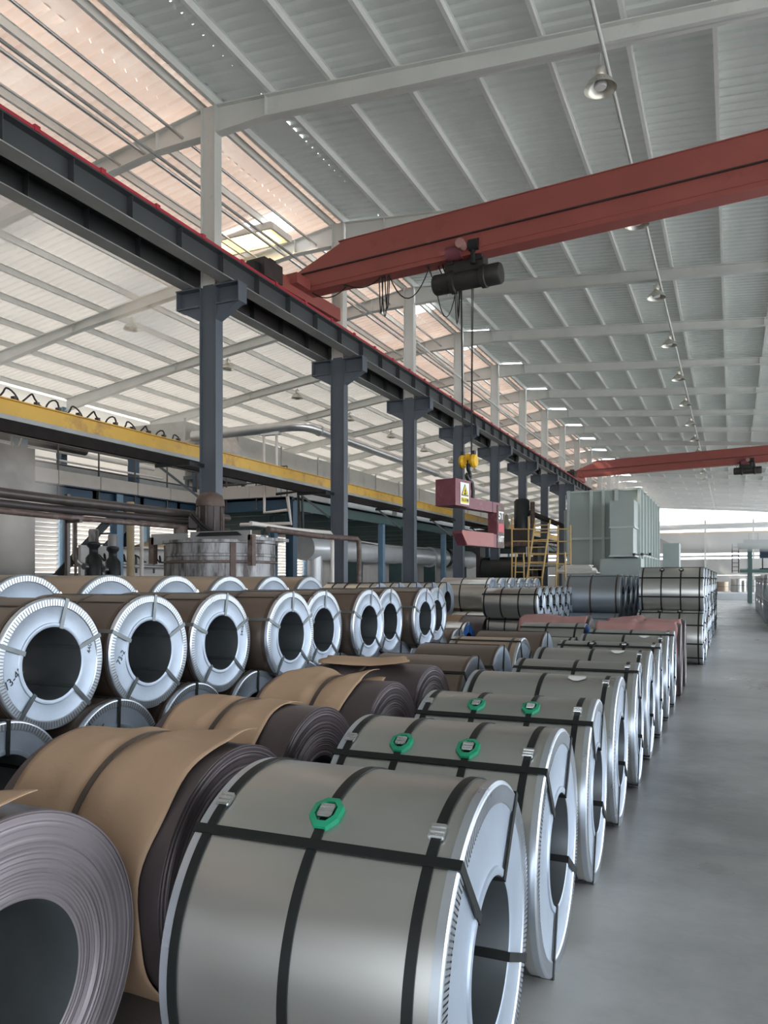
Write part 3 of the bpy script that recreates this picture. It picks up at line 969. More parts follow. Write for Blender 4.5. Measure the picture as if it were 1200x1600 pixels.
# ---- the aisle row (silver coils, right ends on the aisle)
Y1, P1, R1 = 2.70, 1.27, 0.63
DEG = R_(1.6)
row = 'silver coils in the row along the aisle'
EY = (131, 52, 335, 245)
W0 = 1.0
coil((-0.80, Y1, 0), 0.622, W0, 'silver steel coil at the end of the aisle row with a single green strap seal', row, rot=R_(2.2),
     hoops=(-W0 / 2 + 0.055, -0.02, W0 / 2 - 0.10), eyes=EY, clips=((-W0 / 2 + 0.055, 119), (W0 / 2 - 0.10, 121)), pads=((-0.02, 119),), teeth=190, seg=128, wd=0.036)
W1 = 1.11
coil((-0.815, Y1 + P1, 0), 0.608, W1, 'silver steel coil with two green seals right behind the single-seal coil', row, rot=R_(1.8),
     hoops=(-W1 / 2 + 0.055, -0.21, 0.15, W1 / 2 - 0.10), eyes=(128, 55, 330, 250), clips=((-W1 / 2 + 0.055, 118), (W1 / 2 - 0.10, 118)), pads=((-0.21, 118), (0.15, 118)), teeth=190, seg=112, wd=0.036)
W2 = 1.17
coil((-0.82, Y1 + 2 * P1, 0), 0.595, W2, 'silver steel coil with two green seals, third in the aisle row', row, rot=R_(2.4),
     hoops=(-W2 / 2 + 0.055, -0.19, 0.18, W2 / 2 - 0.10), eyes=(124, 60, 325, 240), clips=((-W2 / 2 + 0.055, 112), (W2 / 2 - 0.10, 112)), pads=((-0.19, 112), (0.18, 112)), teeth=190, seg=96, wd=0.036)
specs = [
    (1.24, (-0.56, 0.0, 0.52), (), 'silver steel coil with three dark hoops, fourth in the aisle row', 'galv', 0.0),
    (1.18, (-0.53, 0.0, 0.49), (116,), 'silver steel coil with one lengthwise strap, fifth in the aisle row', 'galv', 0.01),
    (1.26, (-0.56, 0.0, 0.52), (), 'silver steel coil with a pale sticker, sixth in the aisle row', 'galv', 0.0),
    (1.26, (-0.57, -0.2, 0.2, 0.55), (112,), 'silver steel coil with dark knotted seals, seventh in the aisle row', 'galv', 0.0),
    (1.20, (-0.54, 0.0, 0.50), (), 'silver steel coil with a sticker between three hoops, eighth in the aisle row', 'galv', 0.0),
    (1.28, (-0.57, 0.0, 0.55), (114,), 'silver steel coil just before the pink papered coils in the aisle row', 'galv', 0.0),
]
sticker = MB().add([(-0.07, -0.03, 0), (0.07, -0.03, 0), (0.07, 0.03, 0), (-0.07, 0.03, 0), (-0.02, -0.08, -0.006), (0.02, -0.08, -0.006)], [(0, 1, 2, 3), (4, 5, 1, 0)]).mesh('sticker', 'tag')
for i, (W, hp, ey, lab, bd, dx) in enumerate(specs):
    k = i + 3
    t = coil((-0.83 + dx, Y1 + k * P1, 0), 0.598 - 0.004 * (i % 2), W, lab, row, body=bd, rot=DEG * (1 + 0.4 * math.sin(k * 2.1)), hoops=hp,
             eyes=tuple(ey) + (58, 325, 240), clips=((hp[-1], 108),), pads=(((-0.2, 108), (0.2, 108)) if i == 3 else ()), pad_mat='strap', teeth=120, seg=72)
    if i in (2, 4, 0):
        on_body(sticker, 'sticker', t, 0.60, 0.28, 100, 0.004)
for k, lab in ((9, 'pink papered coil with a raised paper corner at the end of the aisle row'), (10, 'pink papered coil with an upturned flap behind the other pink one')):
    W = 1.42
    t = coil((-0.80, Y1 + k * P1, 0), 0.62, W, lab, 'pink papered coils', body='bare_dark', rot=DEG, bare=True, bare_mat='bare_dark', hoops=(0.0,), hoop_mat='strap_brown', seg=64, ri=0.27)
    paper(t, 0.62, W, -W / 2 + 0.02, lambda u: W / 2 - 0.06, 250, 62, 'pink', lift=lambda u, v: max(0, u - 0.86) * (0.9 if v < 0.5 else 0.5) * abs(math.sin(v * 3.6)), seed=k, strap=0.0, na=36)

# ---- the second row: kraft papered coils, then coated ones
row2 = 'kraft papered coils in the second row'


def kraft_coil(Xf, Y, R, W, lab, seed, xr, a1, lift, strap=0.0, rot=R_(1.5), ri=0.28, mt='kraft', bmat='bare_dark', xl=0.06, a0=262):
    t = coil((Xf, Y, 0), R, W, lab, row2, body='bare_dark', rot=rot, bare=True, bare_mat=bmat, seg=128 if Y < 6 else 72, ri=ri)
    paper(t, R, W, -W / 2 + xl, xr, a0, a1, mt, lift=lift, seed=seed, strap=strap)
    put('strap', hoop_mesh(round(R + 0.010, 3), strap, 0.030, 'strap_brown', 96), t)
    return t


kraft_coil(-2.22, 1.82, 0.60, 1.1, 'bare-edged grey coil with a strip of kraft paper only on top', 21,
           lambda u: 0.42 + 0.16 * u, 84, lambda u, v: max(0, u - 0.8) * 0.18 + (0.03 * max(0, v - 0.8) * 5 if u > 0.7 else 0), bmat='bare', ri=0.30, a0=180)
kraft_coil(-2.17, 3.07, 0.595, 1.06, 'kraft papered coil with a pointed paper corner beside the single-seal silver coil', 22,
           lambda u: 0.43 + 0.05 * u * u, 68, lambda u, v: max(0, u - 0.88) * 0.5 * v + 0.03 * max(0, u - 0.5) * max(0, v - 0.85) * 6, strap=-0.02)
kraft_coil(-2.40, 4.27, 0.59, 1.02, 'kraft papered coil with fanned dark sheet ends and smooth paper', 23,
           lambda u: 0.28, 72, lambda u, v: max(0, u - 0.9) * 0.12, strap=-0.06)
kraft_coil(-2.42, 5.45, 0.60, 1.02, 'kraft papered coil with a crumpled dark tear on top', 24,
           lambda u: 0.20 + 0.10 * u, 70, lambda u, v: max(0, u - 0.84) * (0.55 * abs(math.sin(v * 4.0 + 0.6))), strap=0.02)
t = kraft_coil(-2.55, 6.66, 0.60, 1.10, 'dark coil with torn kraft paper folded back in ragged sheets', 25,
               lambda u: -0.05 + 0.3 * u, 128, lambda u, v: 0.05 * math.sin(v * 5) ** 2 * u, strap=-0.05)
paper(t, 0.60, 1.10, -0.12, lambda u: 0.38 - 0.1 * u, 250, 140, 'kraft', lift=lambda u, v: 0.09 * u * v, seed=31, name='torn_paper', nx=14, na=20)
paper(t, 0.60, 1.10, -0.54, lambda u: 0.42 - 0.25 * u, 112, 76, 'kraft', lift=lambda u, v: 0.03 + 0.16 * max(0, v - 0.6) * (1 - u), seed=32, name='torn_paper', nx=14, na=10)
row2b = 'coated coils in the second row'
for X, Y, R, W, bd, fc, lab, ey in (
        (-2.50, 7.80, 0.59, 1.06, 'brown', 'galv_blue', 'brown coated coil with a plain steel end, next to the torn paper coil', (75, 20, 130)),
        (-2.54, 9.00, 0.60, 1.02, 'brown', 'face', 'matt brown coil with a grey end in the middle of the second row', (80, 15, 140)),
        (-2.60, 10.30, 0.60, 0.98, 'tan', 'face', 'tan coil with a scuffed top and a bright strapped end', (110, 40, 160)),
        (-2.57, 11.62, 0.60, 1.05, 'brown', 'face', 'plain brown coil with a bright steel end before the small green-grey coil', (88,)),
        (-2.35, 12.80, 0.52, 1.0, 'galv', 'face', 'small green-grey coil peeping out beside the brown coil', (85,)),
        (-2.42, 14.20, 0.60, 1.15, 'galv', 'blue_face', 'silver coil with a blue-tinted end and two dark straps in the second row', (118,))):
    coil((X, Y, 0), R, W, lab, row2b, body=bd, face=fc, rot=DEG, eyes=ey, hoops=((-W / 2 + 0.1, W / 2 - 0.12) if bd == 'tan' else ((-0.1, 0.42) if bd == 'galv' else (W / 2 - 0.02,))),
         hoop_mat='strap_brown' if bd != 'galv' else 'strap', teeth=90 if bd == 'tan' else 0, seg=64)
t = coil((-2.55, 15.55, 0), 0.62, 1.4, 'pink papered coil with folded paper beside the small strapped stack', 'pink papered coils', body='bare_dark', bare=True, bare_mat='bare_dark', seg=64, ri=0.27)
paper(t, 0.62, 1.4, -0.68, lambda u: 0.64, 250, 66, 'pink', lift=lambda u, v: max(0, u - 0.85) * 0.6 * abs(math.sin(v * 3.3 + 0.8)), seed=41, strap=0.1, na=30)

# ---- the tall stack with bright faces (two layers)
RS = 0.505
gt, gb = 'bright-faced coils in the upper layer', 'bright-faced coils in the lower layer'
rnd = random.Random(3)
for k in range(11):
    t = coil((-4.58 - 0.045 * k + rnd.uniform(-0.04, 0.04), 3.73 + 1.08 * k, 0), RS, 1.25, ordinal(k) + ' bright-ended brown coil in the lower layer, counted from the bare-edged coil', gb,
             body='brown', ri=0.275, eyes=(88, 25, 318, 160, 230), eye_mat='strap', hoops=(0.55,), hoop_mat='strap_brown', teeth=110, seg=72, left=False, wd=0.032)
    if k == 1:
        o = put('marker_writing', text_mesh('23-6', 0.085, 'ink'), t, (0.625 - 0.004 + 0.002, -0.21, RS + 0.30))
        o.rotation_euler = (R_(90), 0, R_(90))
zt = RS + math.sqrt((2 * RS) ** 2 - 0.54 ** 2) - RS
dx = (0.0, 0.0, -0.02, 0.15, -0.03, 0.1, -0.06, 0.1, -0.1)
for k in range(9):
    t = coil((-4.75 + dx[k], 4.27 + 1.08 * k, zt), RS - 0.002, 1.25, ordinal(k) + ' bright-faced brown coil in the upper layer, counted from the writing-marked end', gt,
             body='brown', ri=0.28, eyes=((75, 22, 315, 232, 160) if k == 0 else (86 - (k % 3) * 3, 26, 318, 232, 156)), eye_mat='strap_grey', hoops=(-0.5, 0.0, 0.56), hoop_mat='strap_brown',
             teeth=118, seg=96, left=False, wd=0.034)
    for s, y, z, sz, rr in ((('73-42', -0.35, -0.08, 0.085, 40), ('4400', 0.37, 0.10, 0.055, 80)) if k == 0 else ((('73-2', -0.36, -0.02, 0.07, 60),) if k == 1 else ((('5408', 0.36, 0.1, 0.06, 80),) if k == 2 else ()))):
        o = put('marker_writing', text_mesh(s, sz, 'ink'), t, (0.625 - 0.003, y, RS + z))
        o.rotation_euler = (Matrix.Rotation(R_(90), 3, 'Z') @ Matrix.Rotation(R_(90), 3, 'X') @ Matrix.Rotation(R_(rr), 3, 'Z')).to_euler()
    for a in (118, 62):
        on_body(MB().box((0, 0, 0), (1.2, 0.012, 0.006)).mesh('sheet_overlap', 'strap_brown') if False else cached('lap', lambda: MB().box((0, 0, 0), (1.2, 0.014, 0.006)).mesh('sheet_overlap', 'strap_brown')), 'sheet_overlap', t, RS, 0, a, 0.001)

# ---- the stack behind it (tan coils, pale ends)
for k in range(7):
    coil((-6.5, 4.95 + 1.14 * k, 0), 0.55, 1.25, ordinal(k) + ' tan coil at the bottom of the stack behind the bright-faced one', 'tan coils at the bottom of the rear stack', body='tan', ri=0.28, hoops=(0.5,), hoop_mat='strap_brown', teeth=0, seg=48)
for k in range(6):
    coil((-6.5, 5.52 + 1.14 * k, 0.94), 0.555, 1.25, ordinal(k) + ' tan coil on top of the rear stack before the tank', 'tan coils on top of the rear stack', body='tan', ri=0.28,
         eyes=(40, 160, 280), eye_mat='clip', hoops=(-0.3, 0.58), hoop_mat='strap_grey', teeth=100, seg=64, left=False, wd=0.05)
for k in range(6):
    coil((-6.9, 14.4 + 1.06 * k, 0), 0.52, 1.25, ordinal(k) + ' silver coil at the bottom of the stack beyond the tan coils', 'silver coils at the bottom beyond the tan ones', hoops=(-0.4, 0, 0.5), teeth=0, seg=40)
for k in range(5):
    coil((-6.9, 14.93 + 1.06 * k, 0.895), 0.52, 1.25, ordinal(k) + ' silver coil on top of the stack beyond the tan coils', 'silver coils on top beyond the tan ones', hoops=(-0.4, -0.1, 0.2, 0.5), eyes=(100,), teeth=0, seg=48)
# ---- loose coils past the bright-faced stack
coil((-5.45, 16.55, 0), 0.52, 1.25, 'pale coil with a vivid blue film over its end', None, body='galv', face='blue_face', hoops=(0.1, 0.55), eyes=(88,), eye_mat='clip', teeth=90, seg=56)
t = coil((-5.35, 17.75, 0), 0.56, 1.3, 'dark sheet coil with a scrap of kraft paper beside the blue-ended coil', None, body='bare_dark', bare=True, bare_mat='bare_dark', seg=56)
paper(t, 0.56, 1.3, -0.6, lambda u: 0.05, 200, 80, seed=51, nx=12, na=20)
coil((-5.3, 18.95, 0), 0.58, 1.25, 'polished silver coil lying low in front of the tall grey-green stack', None, hoops=(-0.3, 0.2, 0.55), eyes=(120,), seg=56, teeth=0)
for k in range(7):
    coil((-6.35, 21.0 + 1.12 * k, 0), 0.55, 1.5, ordinal(k) + ' grey-green coil at the foot of the tall far stack', 'grey-green coils at the foot of the far stack', hoops=(0.0,), teeth=0, seg=40, body='galv')
for k in range(6):
    coil((-6.35, 21.56 + 1.12 * k, 0.945), 0.56, 1.5, ordinal(k) + ' grey-green coil with a bright end on top of the tall far stack', 'grey-green coils on top of the far stack', hoops=(-0.1, 0.66), eyes=(140, 70), eye_mat='strap_grey', teeth=80, seg=48, body='galv')
# ---- small strapped coils, three layers
RSm = 0.335
for lv in range(3):
    for k in range(9 - (lv % 2)):
        coil((-3.85, 16.75 + 0.70 * k + (0.35 if lv % 2 else 0), lv * 0.575), RSm, 1.25,
             ordinal(k) + (' small black-strapped coil on the floor layer of the small stack', ' small black-strapped coil in the middle layer of the small stack', ' small black-strapped coil on top of the small stack')[lv],
             ('small coils, floor layer', 'small coils, middle layer', 'small coils, top layer')[lv], ri=0.17, hoops=(-0.58, -0.2, 0.2, 0.56), eyes=(145, 60, 330), teeth=0, seg=40, wd=0.03)
# ---- blue-grey stack
for k in range(6):
    coil((-2.62, 20.3 + 1.18 * k, 0), 0.57, 1.42, ordinal(k) + ' blue-grey coil at the bottom of the stack next to the cross-strapped one', 'blue-grey coils, bottom layer', body='galv_blue', hoops=(0.0, 0.62), hoop_mat='strap_grey', eyes=(130,), eye_mat='strap_grey', teeth=0, seg=48)
for k in range(5):
    coil((-2.62, 20.9 + 1.18 * k, 0.985), 0.575, 1.42, ordinal(k) + ' blue-grey coil on top of the stack next to the cross-strapped one', 'blue-grey coils, top layer', body='galv_blue', hoops=(-0.64, -0.05, 0.60), hoop_mat='strap_brown', eyes=(112, 235, 20), eye_mat='strap_grey', teeth=90, seg=56, wd=0.045)
# ---- cross-strapped stack beside the aisle, far into the hall
for k in range(14):
    n = k < 2
    coil((-0.62 + 0.02 * math.sin(k * 1.7), 19.55 + 1.28 * k, 0), 0.63, 1.46, (ordinal(k) + ' cross-strapped silver coil at the bottom of the far aisle stack') if k < 8 else 'cross-strapped silver coil deep in the bottom of the far aisle stack', 'cross-strapped coils, bottom layer', hoops=(-0.66, -0.22, 0.22, 0.64),
         eyes=(112, 150, 190, 225, 40, 330), pads=(((-0.22, 105), (0.22, 105)) if n else ()), pad_mat='strap', teeth=80 if n else 0, seg=56, ri=0.27)
for k in range(13):
    n = k < 2
    coil((-0.62 + 0.03 * math.sin(k * 2.3), 20.19 + 1.28 * k, 1.086), 0.61, 1.46, (ordinal(k) + ' cross-strapped silver coil on top of the far aisle stack') if k < 8 else 'cross-strapped silver coil deep along the top of the far aisle stack', 'cross-strapped coils, top layer', hoops=(-0.66, -0.22, 0.22, 0.64),
         eyes=(98, 145, 190, 235, 40, 330), pads=(((-0.22, 118), (0.22, 118)) if n else ()), pad_mat='strap', teeth=80 if n else 0, seg=56, ri=0.27)
# ---- stack on the other side of the aisle
for lv in range(2):
    for k in range(20 - lv):
        coil((1.42 + 1.4, 33.2 + 1.24 * k + 0.62 * lv, 1.052 * lv), 0.61, 1.4, ('strapped silver coil on the floor across the aisle', 'strapped silver coil stacked on top across the aisle')[lv],
             ('coils across the aisle, floor layer', 'coils across the aisle, top layer')[lv], hoops=(-0.6, 0, 0.6), eyes=(60, 140, 300), teeth=0, seg=40, ri=0.27)

# ------------------------------------------------------------------ process line on the left
_c, _s = math.cos(R_(24.567)), math.sin(R_(24.567))


def bearing(px, py, X=None, Y=None):
    """survey point: sight line measured from the eye, met with a plane X or Y"""
    r, u = (px - 600) / 1190.0, (906 - py) / 1190.0
    v = (r * _c - _s, r * _s + _c, u)
    t = X / v[0] if X is not None else Y / v[1]
    return (v[0] * t, v[1] * t, 2.0 + u * t)


# yellow monorail beam behind the columns
t = thing('monorail_beam', (-11.0, -8, 4.45), 'long yellow monorail beam bracketed behind the columns', 'beam')
build(MB().lim(-11.02, -10.98, -8, 62, 4.74, 5.0), 'yellow_web', 'yellow', t)
build(MB().lim(-11.08, -10.92, -8, 62, 5.0, 5.02), 'top_flange', 'yellow', t)
build(MB().lim(-11.09, -10.91, -8, 62, 4.66, 4.74), 'lower_flange', 'runway_flange', t)
build(MB().lim(-11.06, -10.94, -8, 62, 4.46, 4.66), 'lower_track', 'track_dark', t)
for k in range(-3, 9):
    y = FY(k)
    build(MB().bar((-10.21, y - 0.5, 4.40), (-11.05, y - 0.5, 4.40), 0.06, 0.08).bar((-10.3, y - 0.02, 3.75), (-10.95, y - 0.5, 4.38), 0.05, 0.05).bar((-10.15, y + 0.1, 4.40), (-10.15, y - 0.55, 4.40), 0.06, 0.08), 'bracket', 'black', t)
t = thing('coiled_cable', (-11.15, 8.0, 5.02), 'wavy black trailing cable looped along the yellow beam', 'cable')
pts = []
for i in range(121):
    y = 8.0 + i * 0.045
    pts.append((-11.12 + 0.03 * math.sin(i), y, 5.16 + 0.10 * math.sin(i * 2 * math.pi / 10.5) - 0.006 * i * 0.1))
build(MB().tube(pts, 0.016, 6), 'cable_run', 'rope', t, 60)
for i in range(12):
    build(MB().lim(-11.16, -11.08, 8.2 + i * 0.47, 8.26 + i * 0.47, 5.02, 5.12), 'cable_trolley', 'crane_dark', t)


# mezzanine: near wing (X -15.5) and the wing that steps out to X -12
def railing(t, pts, z0, h=1.0, mt='darkpipe', mid=True, r=0.022, step=1.3):
    for a, b in zip(pts[:-1], pts[1:]):
        a, b = Vector(a), Vector(b)
        n = max(1, round((b - a).length / step))
        for i in range(n + 1):
            p = a.lerp(b, i / n)
            build(MB().tube([(p.x, p.y, z0 - 0.35), (p.x, p.y, z0 + h)], r, 6), 'rail_post', mt, t)
        for zz in ((h, h * 0.5) if mid else (h,)):
            build(MB().tube([(a.x, a.y, z0 + zz), (b.x, b.y, z0 + zz)], r * 0.9, 6), 'handrail', mt, t)


mz = thing('mezzanine', (-15.5, 12.6, 0), 'navy steel mezzanine with white kick boards behind the tank', 'mezzanine')
build(MB().lim(-21, -15.5, 12.6, 19.6, 4.36, 4.42), 'deck', 'navy', mz)
build(MB().lim(-15.52, -15.50, 12.6, 19.6, 4.02, 4.40).lim(-15.62, -15.40, 12.6, 19.6, 4.38, 4.40).lim(-15.62, -15.40, 12.6, 19.6, 4.02, 4.04), 'edge_beam', 'navy', mz)
for i in range(5):
    y = 12.65 + 1.4 * i
    build(MB().lim(-15.44, -15.41, y, y + 1.36, 4.42, 4.76), 'kick_board', 'fascia', mz)
build(MB().lim(-15.5, -12.0, 19.60, 19.62, 4.10, 4.50).lim(-15.5, -12.0, 19.50, 19.72, 4.48, 4.50), 'edge_beam', 'navy', mz)
for i in range(3):
    x = -15.4 + 1.0 * i
    build(MB().lim(x, x + 0.96, 19.46, 19.49, 4.5, 4.86), 'kick_board', 'fascia', mz)
build(MB().lim(-21, -12, 19.6, 26, 4.42, 4.48), 'deck', 'navy', mz)
for X, Y in ((-15.5, 16.1), (-15.5, 12.7), (-12.1, 19.75), (-18.5, 19.7), (-20.8, 16.1), (-15.5, 24.0)):
    build(MB().lim(X - 0.13, X - 0.11, Y - 0.12, Y + 0.12, 0, 4.36).lim(X + 0.11, X + 0.13, Y - 0.12, Y + 0.12, 0, 4.36).lim(X - 0.11, X + 0.11, Y - 0.02, Y + 0.02, 0, 4.36), 'post', 'navy' if X != -15.5 else 'bluegrey', mz)
for Y in (13.5, 15.3, 17.1, 18.7):
    build(MB().lim(-21, -15.5, Y - 0.07, Y + 0.07, 4.12, 4.36), 'floor_joist', 'navy', mz)
railing(mz, [(-15.47, 12.7, 0), (-15.47, 19.5, 0)], 4.42, 1.0, 'darkpipe', True, 0.024)
railing(mz, [(-15.4, 19.5, 0), (-12.1, 19.5, 0)], 4.5, 0.9, 'rust', True, 0.022)

mt2 = thing('mezzanine', (-12, 20, 0), 'teal steel mezzanine over the low white duct', 'mezzanine')
build(MB().lim(-12.02, -12.0, 26, 62, 4.10, 4.48).lim(-12.12, -11.9, 26, 62, 4.46, 4.48).lim(-12.12, -11.9, 26, 62, 4.10, 4.12), 'edge_beam', 'teal', mt2)
build(MB().lim(-12.02, -12.0, 19.75, 26, 4.10, 4.48).lim(-12.12, -11.9, 19.75, 26, 4.46, 4.48), 'edge_beam', 'teal', mt2)
build(MB().lim(-20, -12, 26.05, 62, 4.42, 4.47), 'deck', 'teal', mt2)
for i in range(14):
    y = 21 + 3.0 * i
    build(MB().lim(-20, -12.1, y - 0.08, y + 0.08, 4.10, 4.40), 'floor_joist', 'teal', mt2)
for Y in (26.2, 33.0, 40.0, 47.0, 54.0, 61.0):
    build(MB().lim(-12.18, -11.98, Y - 0.1, Y + 0.1, 0, 4.10), 'post', 'bluegrey', mt2)
railing(mt2, [(-12.1, 47, 0), (-12.1, 61, 0)], 4.48, 1.0, 'darkpipe', True, 0.02, 2.0)

# upper frame standing on the navy mezzanine
uf = thing('pipe_gantry', (-18.0, 13, 4.42), 'navy post frame with crossing pipes on the navy mezzanine deck', 'frame')
for X, Y in ((-17.2, 14.4), (-17.2, 18.6), (-17.4, 22.0), (-20.3, 14.4), (-20.3, 18.6)):
    build(MB().lim(X - 0.12, X + 0.12, Y - 0.12, Y + 0.12, 4.42, 6.6), 'post', 'navy', uf)
build(MB().lim(-17.3, -17.1, 13.5, 22.5, 6.45, 6.7).lim(-20.4, -20.2, 13.5, 22.5, 6.45, 6.7), 'top_beam', 'teal', uf)
build(MB().lim(-20.4, -17.1, 14.3, 14.5, 6.2, 6.45).lim(-20.4, -17.1, 18.5, 18.7, 6.2, 6.45), 'cross_beam', 'teal', uf)
for X, Y0_, Y1_, z, r, mt in ((-17.6, 11.5, 17.0, 5.85, 0.14, 'darkpipe'), (-18.6, 11.5, 22, 5.3, 0.10, 'crane_dark'), (-16.6, 11.5, 19, 6.0, 0.03, 'ochre'), (-16.4, 11.5, 19, 5.2, 0.03, 'palepipe'), (-19.4, 12, 22, 6.1, 0.09, 'palepipe')):
    build(MB().tube([(X, Y0_, z), (X, Y1_, z)], r, 10), 'pipe_run', mt, uf, 60)
build(MB().tube([(-15.9, 12.9, 3.2), (-16.0, 13.2, 5.0), (-16.1, 13.6, 5.75), (-16.2, 14.4, 5.85), (-16.3, 16, 5.6)], 0.018, 6), 'hose', 'ochre', uf, 60)
build(MB().lim(-21, -17.8, 13.0, 23, 4.5, 5.35), 'long_trough', 'runway_flange', uf)

# furnace enclosure, its cloth bundle, ducts
f = thing('furnace_enclosure', (-21.5, 24, 0), 'long weathered pale furnace wall behind the ducts', 'furnace')
for i in range(12):
    y = 24.5 + 3.6 * i
    build(MB().lim(-23, -20, y, y + 3.55, 4.4, 8.38 + 0.05 * math.sin(i * 2.2)), 'wall_panel', 'cement', f)
    build(MB().lim(-20.02, -19.96, y - 0.03, y + 0.03, 4.4, 8.5), 'joint_strip', 'cement', f)
mb = MB()
nx, ny = 26, 18
vs = []
rn = random.Random(9)
for i in range(nx + 1):
    for j in range(ny + 1):
        a, b = i / nx * math.pi, j / ny * 2 * math.pi
        rr = 1 + 0.10 * math.sin(5 * a + 3 * b) + 0.07 * math.sin(9 * b + 4 * a) + rn.uniform(-0.03, 0.03)
        vs.append((-18.9 + 0.8 * rr * math.sin(a) * math.cos(b), 25.0 + 1.5 * rr * math.cos(a), 7.0 + 0.95 * rr * math.sin(a) * math.sin(b)))
mb.add(vs, [(i * (ny + 1) + j, i * (ny + 1) + j + 1, (i + 1) * (ny + 1) + j + 1, (i + 1) * (ny + 1) + j) for i in range(nx) for j in range(ny)])
single(mb, 'insulation_bundle', 'fabric', 'crumpled grubby cloth bundle heaped beside the furnace wall', 'insulation', None, 60, (-18.9, 25.0, 6.0))
t = thing('support_crate', (-18.9, 25.0, 4.48), 'dark steel stand under the cloth bundle on the mezzanine', 'stand')
build(MB().lim(-19.5, -18.2, 23.8, 26.2, 5.9, 6.05), 'top_plate', 'runway', t)
for X in (-19.4, -18.3):
    for Y in (23.9, 26.1):
        build(MB().lim(X - 0.06, X + 0.06, Y - 0.06, Y + 0.06, 4.48, 5.9), 'leg', 'runway', t)
build(MB().lim(-19.4, -18.3, 23.9, 26.1, 4.9, 5.6), 'machine_box', 'cement', t)

# silver overhead duct
t = thing('silver_duct', (-14.2, 24, 4.5), 'silver round duct bending under the roof of the process line', 'duct')
path = [(-18.8, 23.5, 7.50), (-14.7, 23.9, 7.62)] + [(-14.7 + 0.55 * math.sin(R_(a)), 24.45 - 0.55 * math.cos(R_(a)), 7.62) for a in (15, 30, 45, 60, 75)] + [(-14.12, 25.0, 7.62)]
build(MB().tube(path, 0.19, 18), 'elbow_section', 'silver', t, 50)
build(MB().tube([(-14.12, 25.0, 7.62), (-14.1, 37.5, 7.60)], 0.18, 18), 'long_section', 'silver', t, 50)
build(MB().tube([(-14.1, 37.5, 7.60), (-14.0, 70, 7.55)], 0.16, 18), 'long_section', 'palepipe', t, 50)
for y in (25.0, 37.4):
    build(MB().tube([(-14.1, y - 0.04, 7.61), (-14.1, y + 0.04, 7.61)], 0.215, 18), 'joint_band', 'silver', t, 50)
for dx_ in (-0.9, -0.35):
    build(MB().tube([(-14.9 + dx_, 23.85, 4.5), (-14.9 + dx_, 23.85, 7.42)], 0.05, 8), 'support_post', 'palepipe', t, 60)
build(MB().lim(-15.9, -15.1, 23.75, 23.95, 7.34, 7.44), 'saddle', 'silver', t)
build(MB().tube([(-15.9, 23.6, 5.45), (-14.6, 23.6, 5.45)], 0.05, 8).tube([(-15.5, 23.6, 5.45), (-15.5, 23.6, 5.62)], 0.09, 10).tube([(-14.6, 23.6, 5.25), (-14.6, 23.6, 5.6)], 0.04, 8), 'valve', 'black', t, 60)

# upper white drum
t = thing('white_drum_duct', (-15.5, 27, 4.48), 'white clad cylindrical duct lying on the teal mezzanine', 'duct')
for a, b, mt in ((26.8, 31.2, 'cladding'), (31.2, 33.0, 'silver'), (33.6, 41, 'cladding'), (41, 52, 'cladding')):
    build(MB().tube([(-15.4, a, 5.25), (-15.4, b, 5.25)], 0.74, 30), 'duct_section', mt, t, 50)
build(MB().tube([(-15.4, 33.0, 5.3), (-15.4, 33.6, 5.3)], 0.4, 16), 'neck', 'crane_dark', t, 50)
for y in (28, 36, 46):
    build(MB().lim(-16.0, -14.8, y - 0.1, y + 0.1, 4.47, 4.75), 'saddle', 'teal', t)

# low white duct with an elbow
t = thing('low_white_duct', (-13.6, 24, 0), 'thick white insulated duct with a round end under the teal mezzanine', 'duct')
build(MB().tube([(-13.6, 23.0, 3.12), (-13.6, 23.02, 3.12), (-13.6, 35.0, 3.12)], [0.40, 0.42, 0.42], 28), 'main_run', 'cladding', t, 50)
build(MB().tube([(-13.6, 35.0, 3.12), (-13.6, 41.4, 3.12), (-13.6, 41.9, 3.1), (-13.6, 42.1, 3.1)], [0.50, 0.50, 0.40, 0.15], 28), 'drum_section', 'cladding', t, 50)
build(MB().tube([(-13.6, 36.9, 3.12), (-13.6, 37.3, 3.12)], 0.52, 28), 'band', 'crane_dark', t, 50)
build(MB().tube([(-13.6, 22.96, 3.12), (-13.6, 23.03, 3.12)], 0.44, 28), 'end_disc', 'silver', t, 50)
build(MB().tube([(-13.55, 23.7, 2.9), (-13.55, 23.7, 0)], 0.27, 20), 'down_pipe', 'cladding', t, 50)
for y in (27, 31, 35.2, 40):
    build(MB().lim(-13.9, -13.3, y - 0.06, y + 0.06, 0, 2.72), 'support', 'teal', t)
build(MB().tube([(-13.2, 24.5, 3.55), (-13.2, 30, 3.42), (-13.2, 34, 3.52)], 0.03, 8), 'trace_pipe', 'palepipe', t, 60)
t = thing('corrugated_screen', (-14.6, 25, 0), 'pale corrugated screen of upright sheets under the low white duct', 'screen')
scr = MB()
for i in range(36):
    scr.lim(0, 0.05 if i % 2 else 0.01, i * 0.055, i * 0.055 + 0.05, 0, 2.75)
scm = scr.mesh('upright_sheet', 'palepipe')
for i in range(10):
    put('upright_sheet', scm, t, (0, 0.3 + i * 2.05, 0))

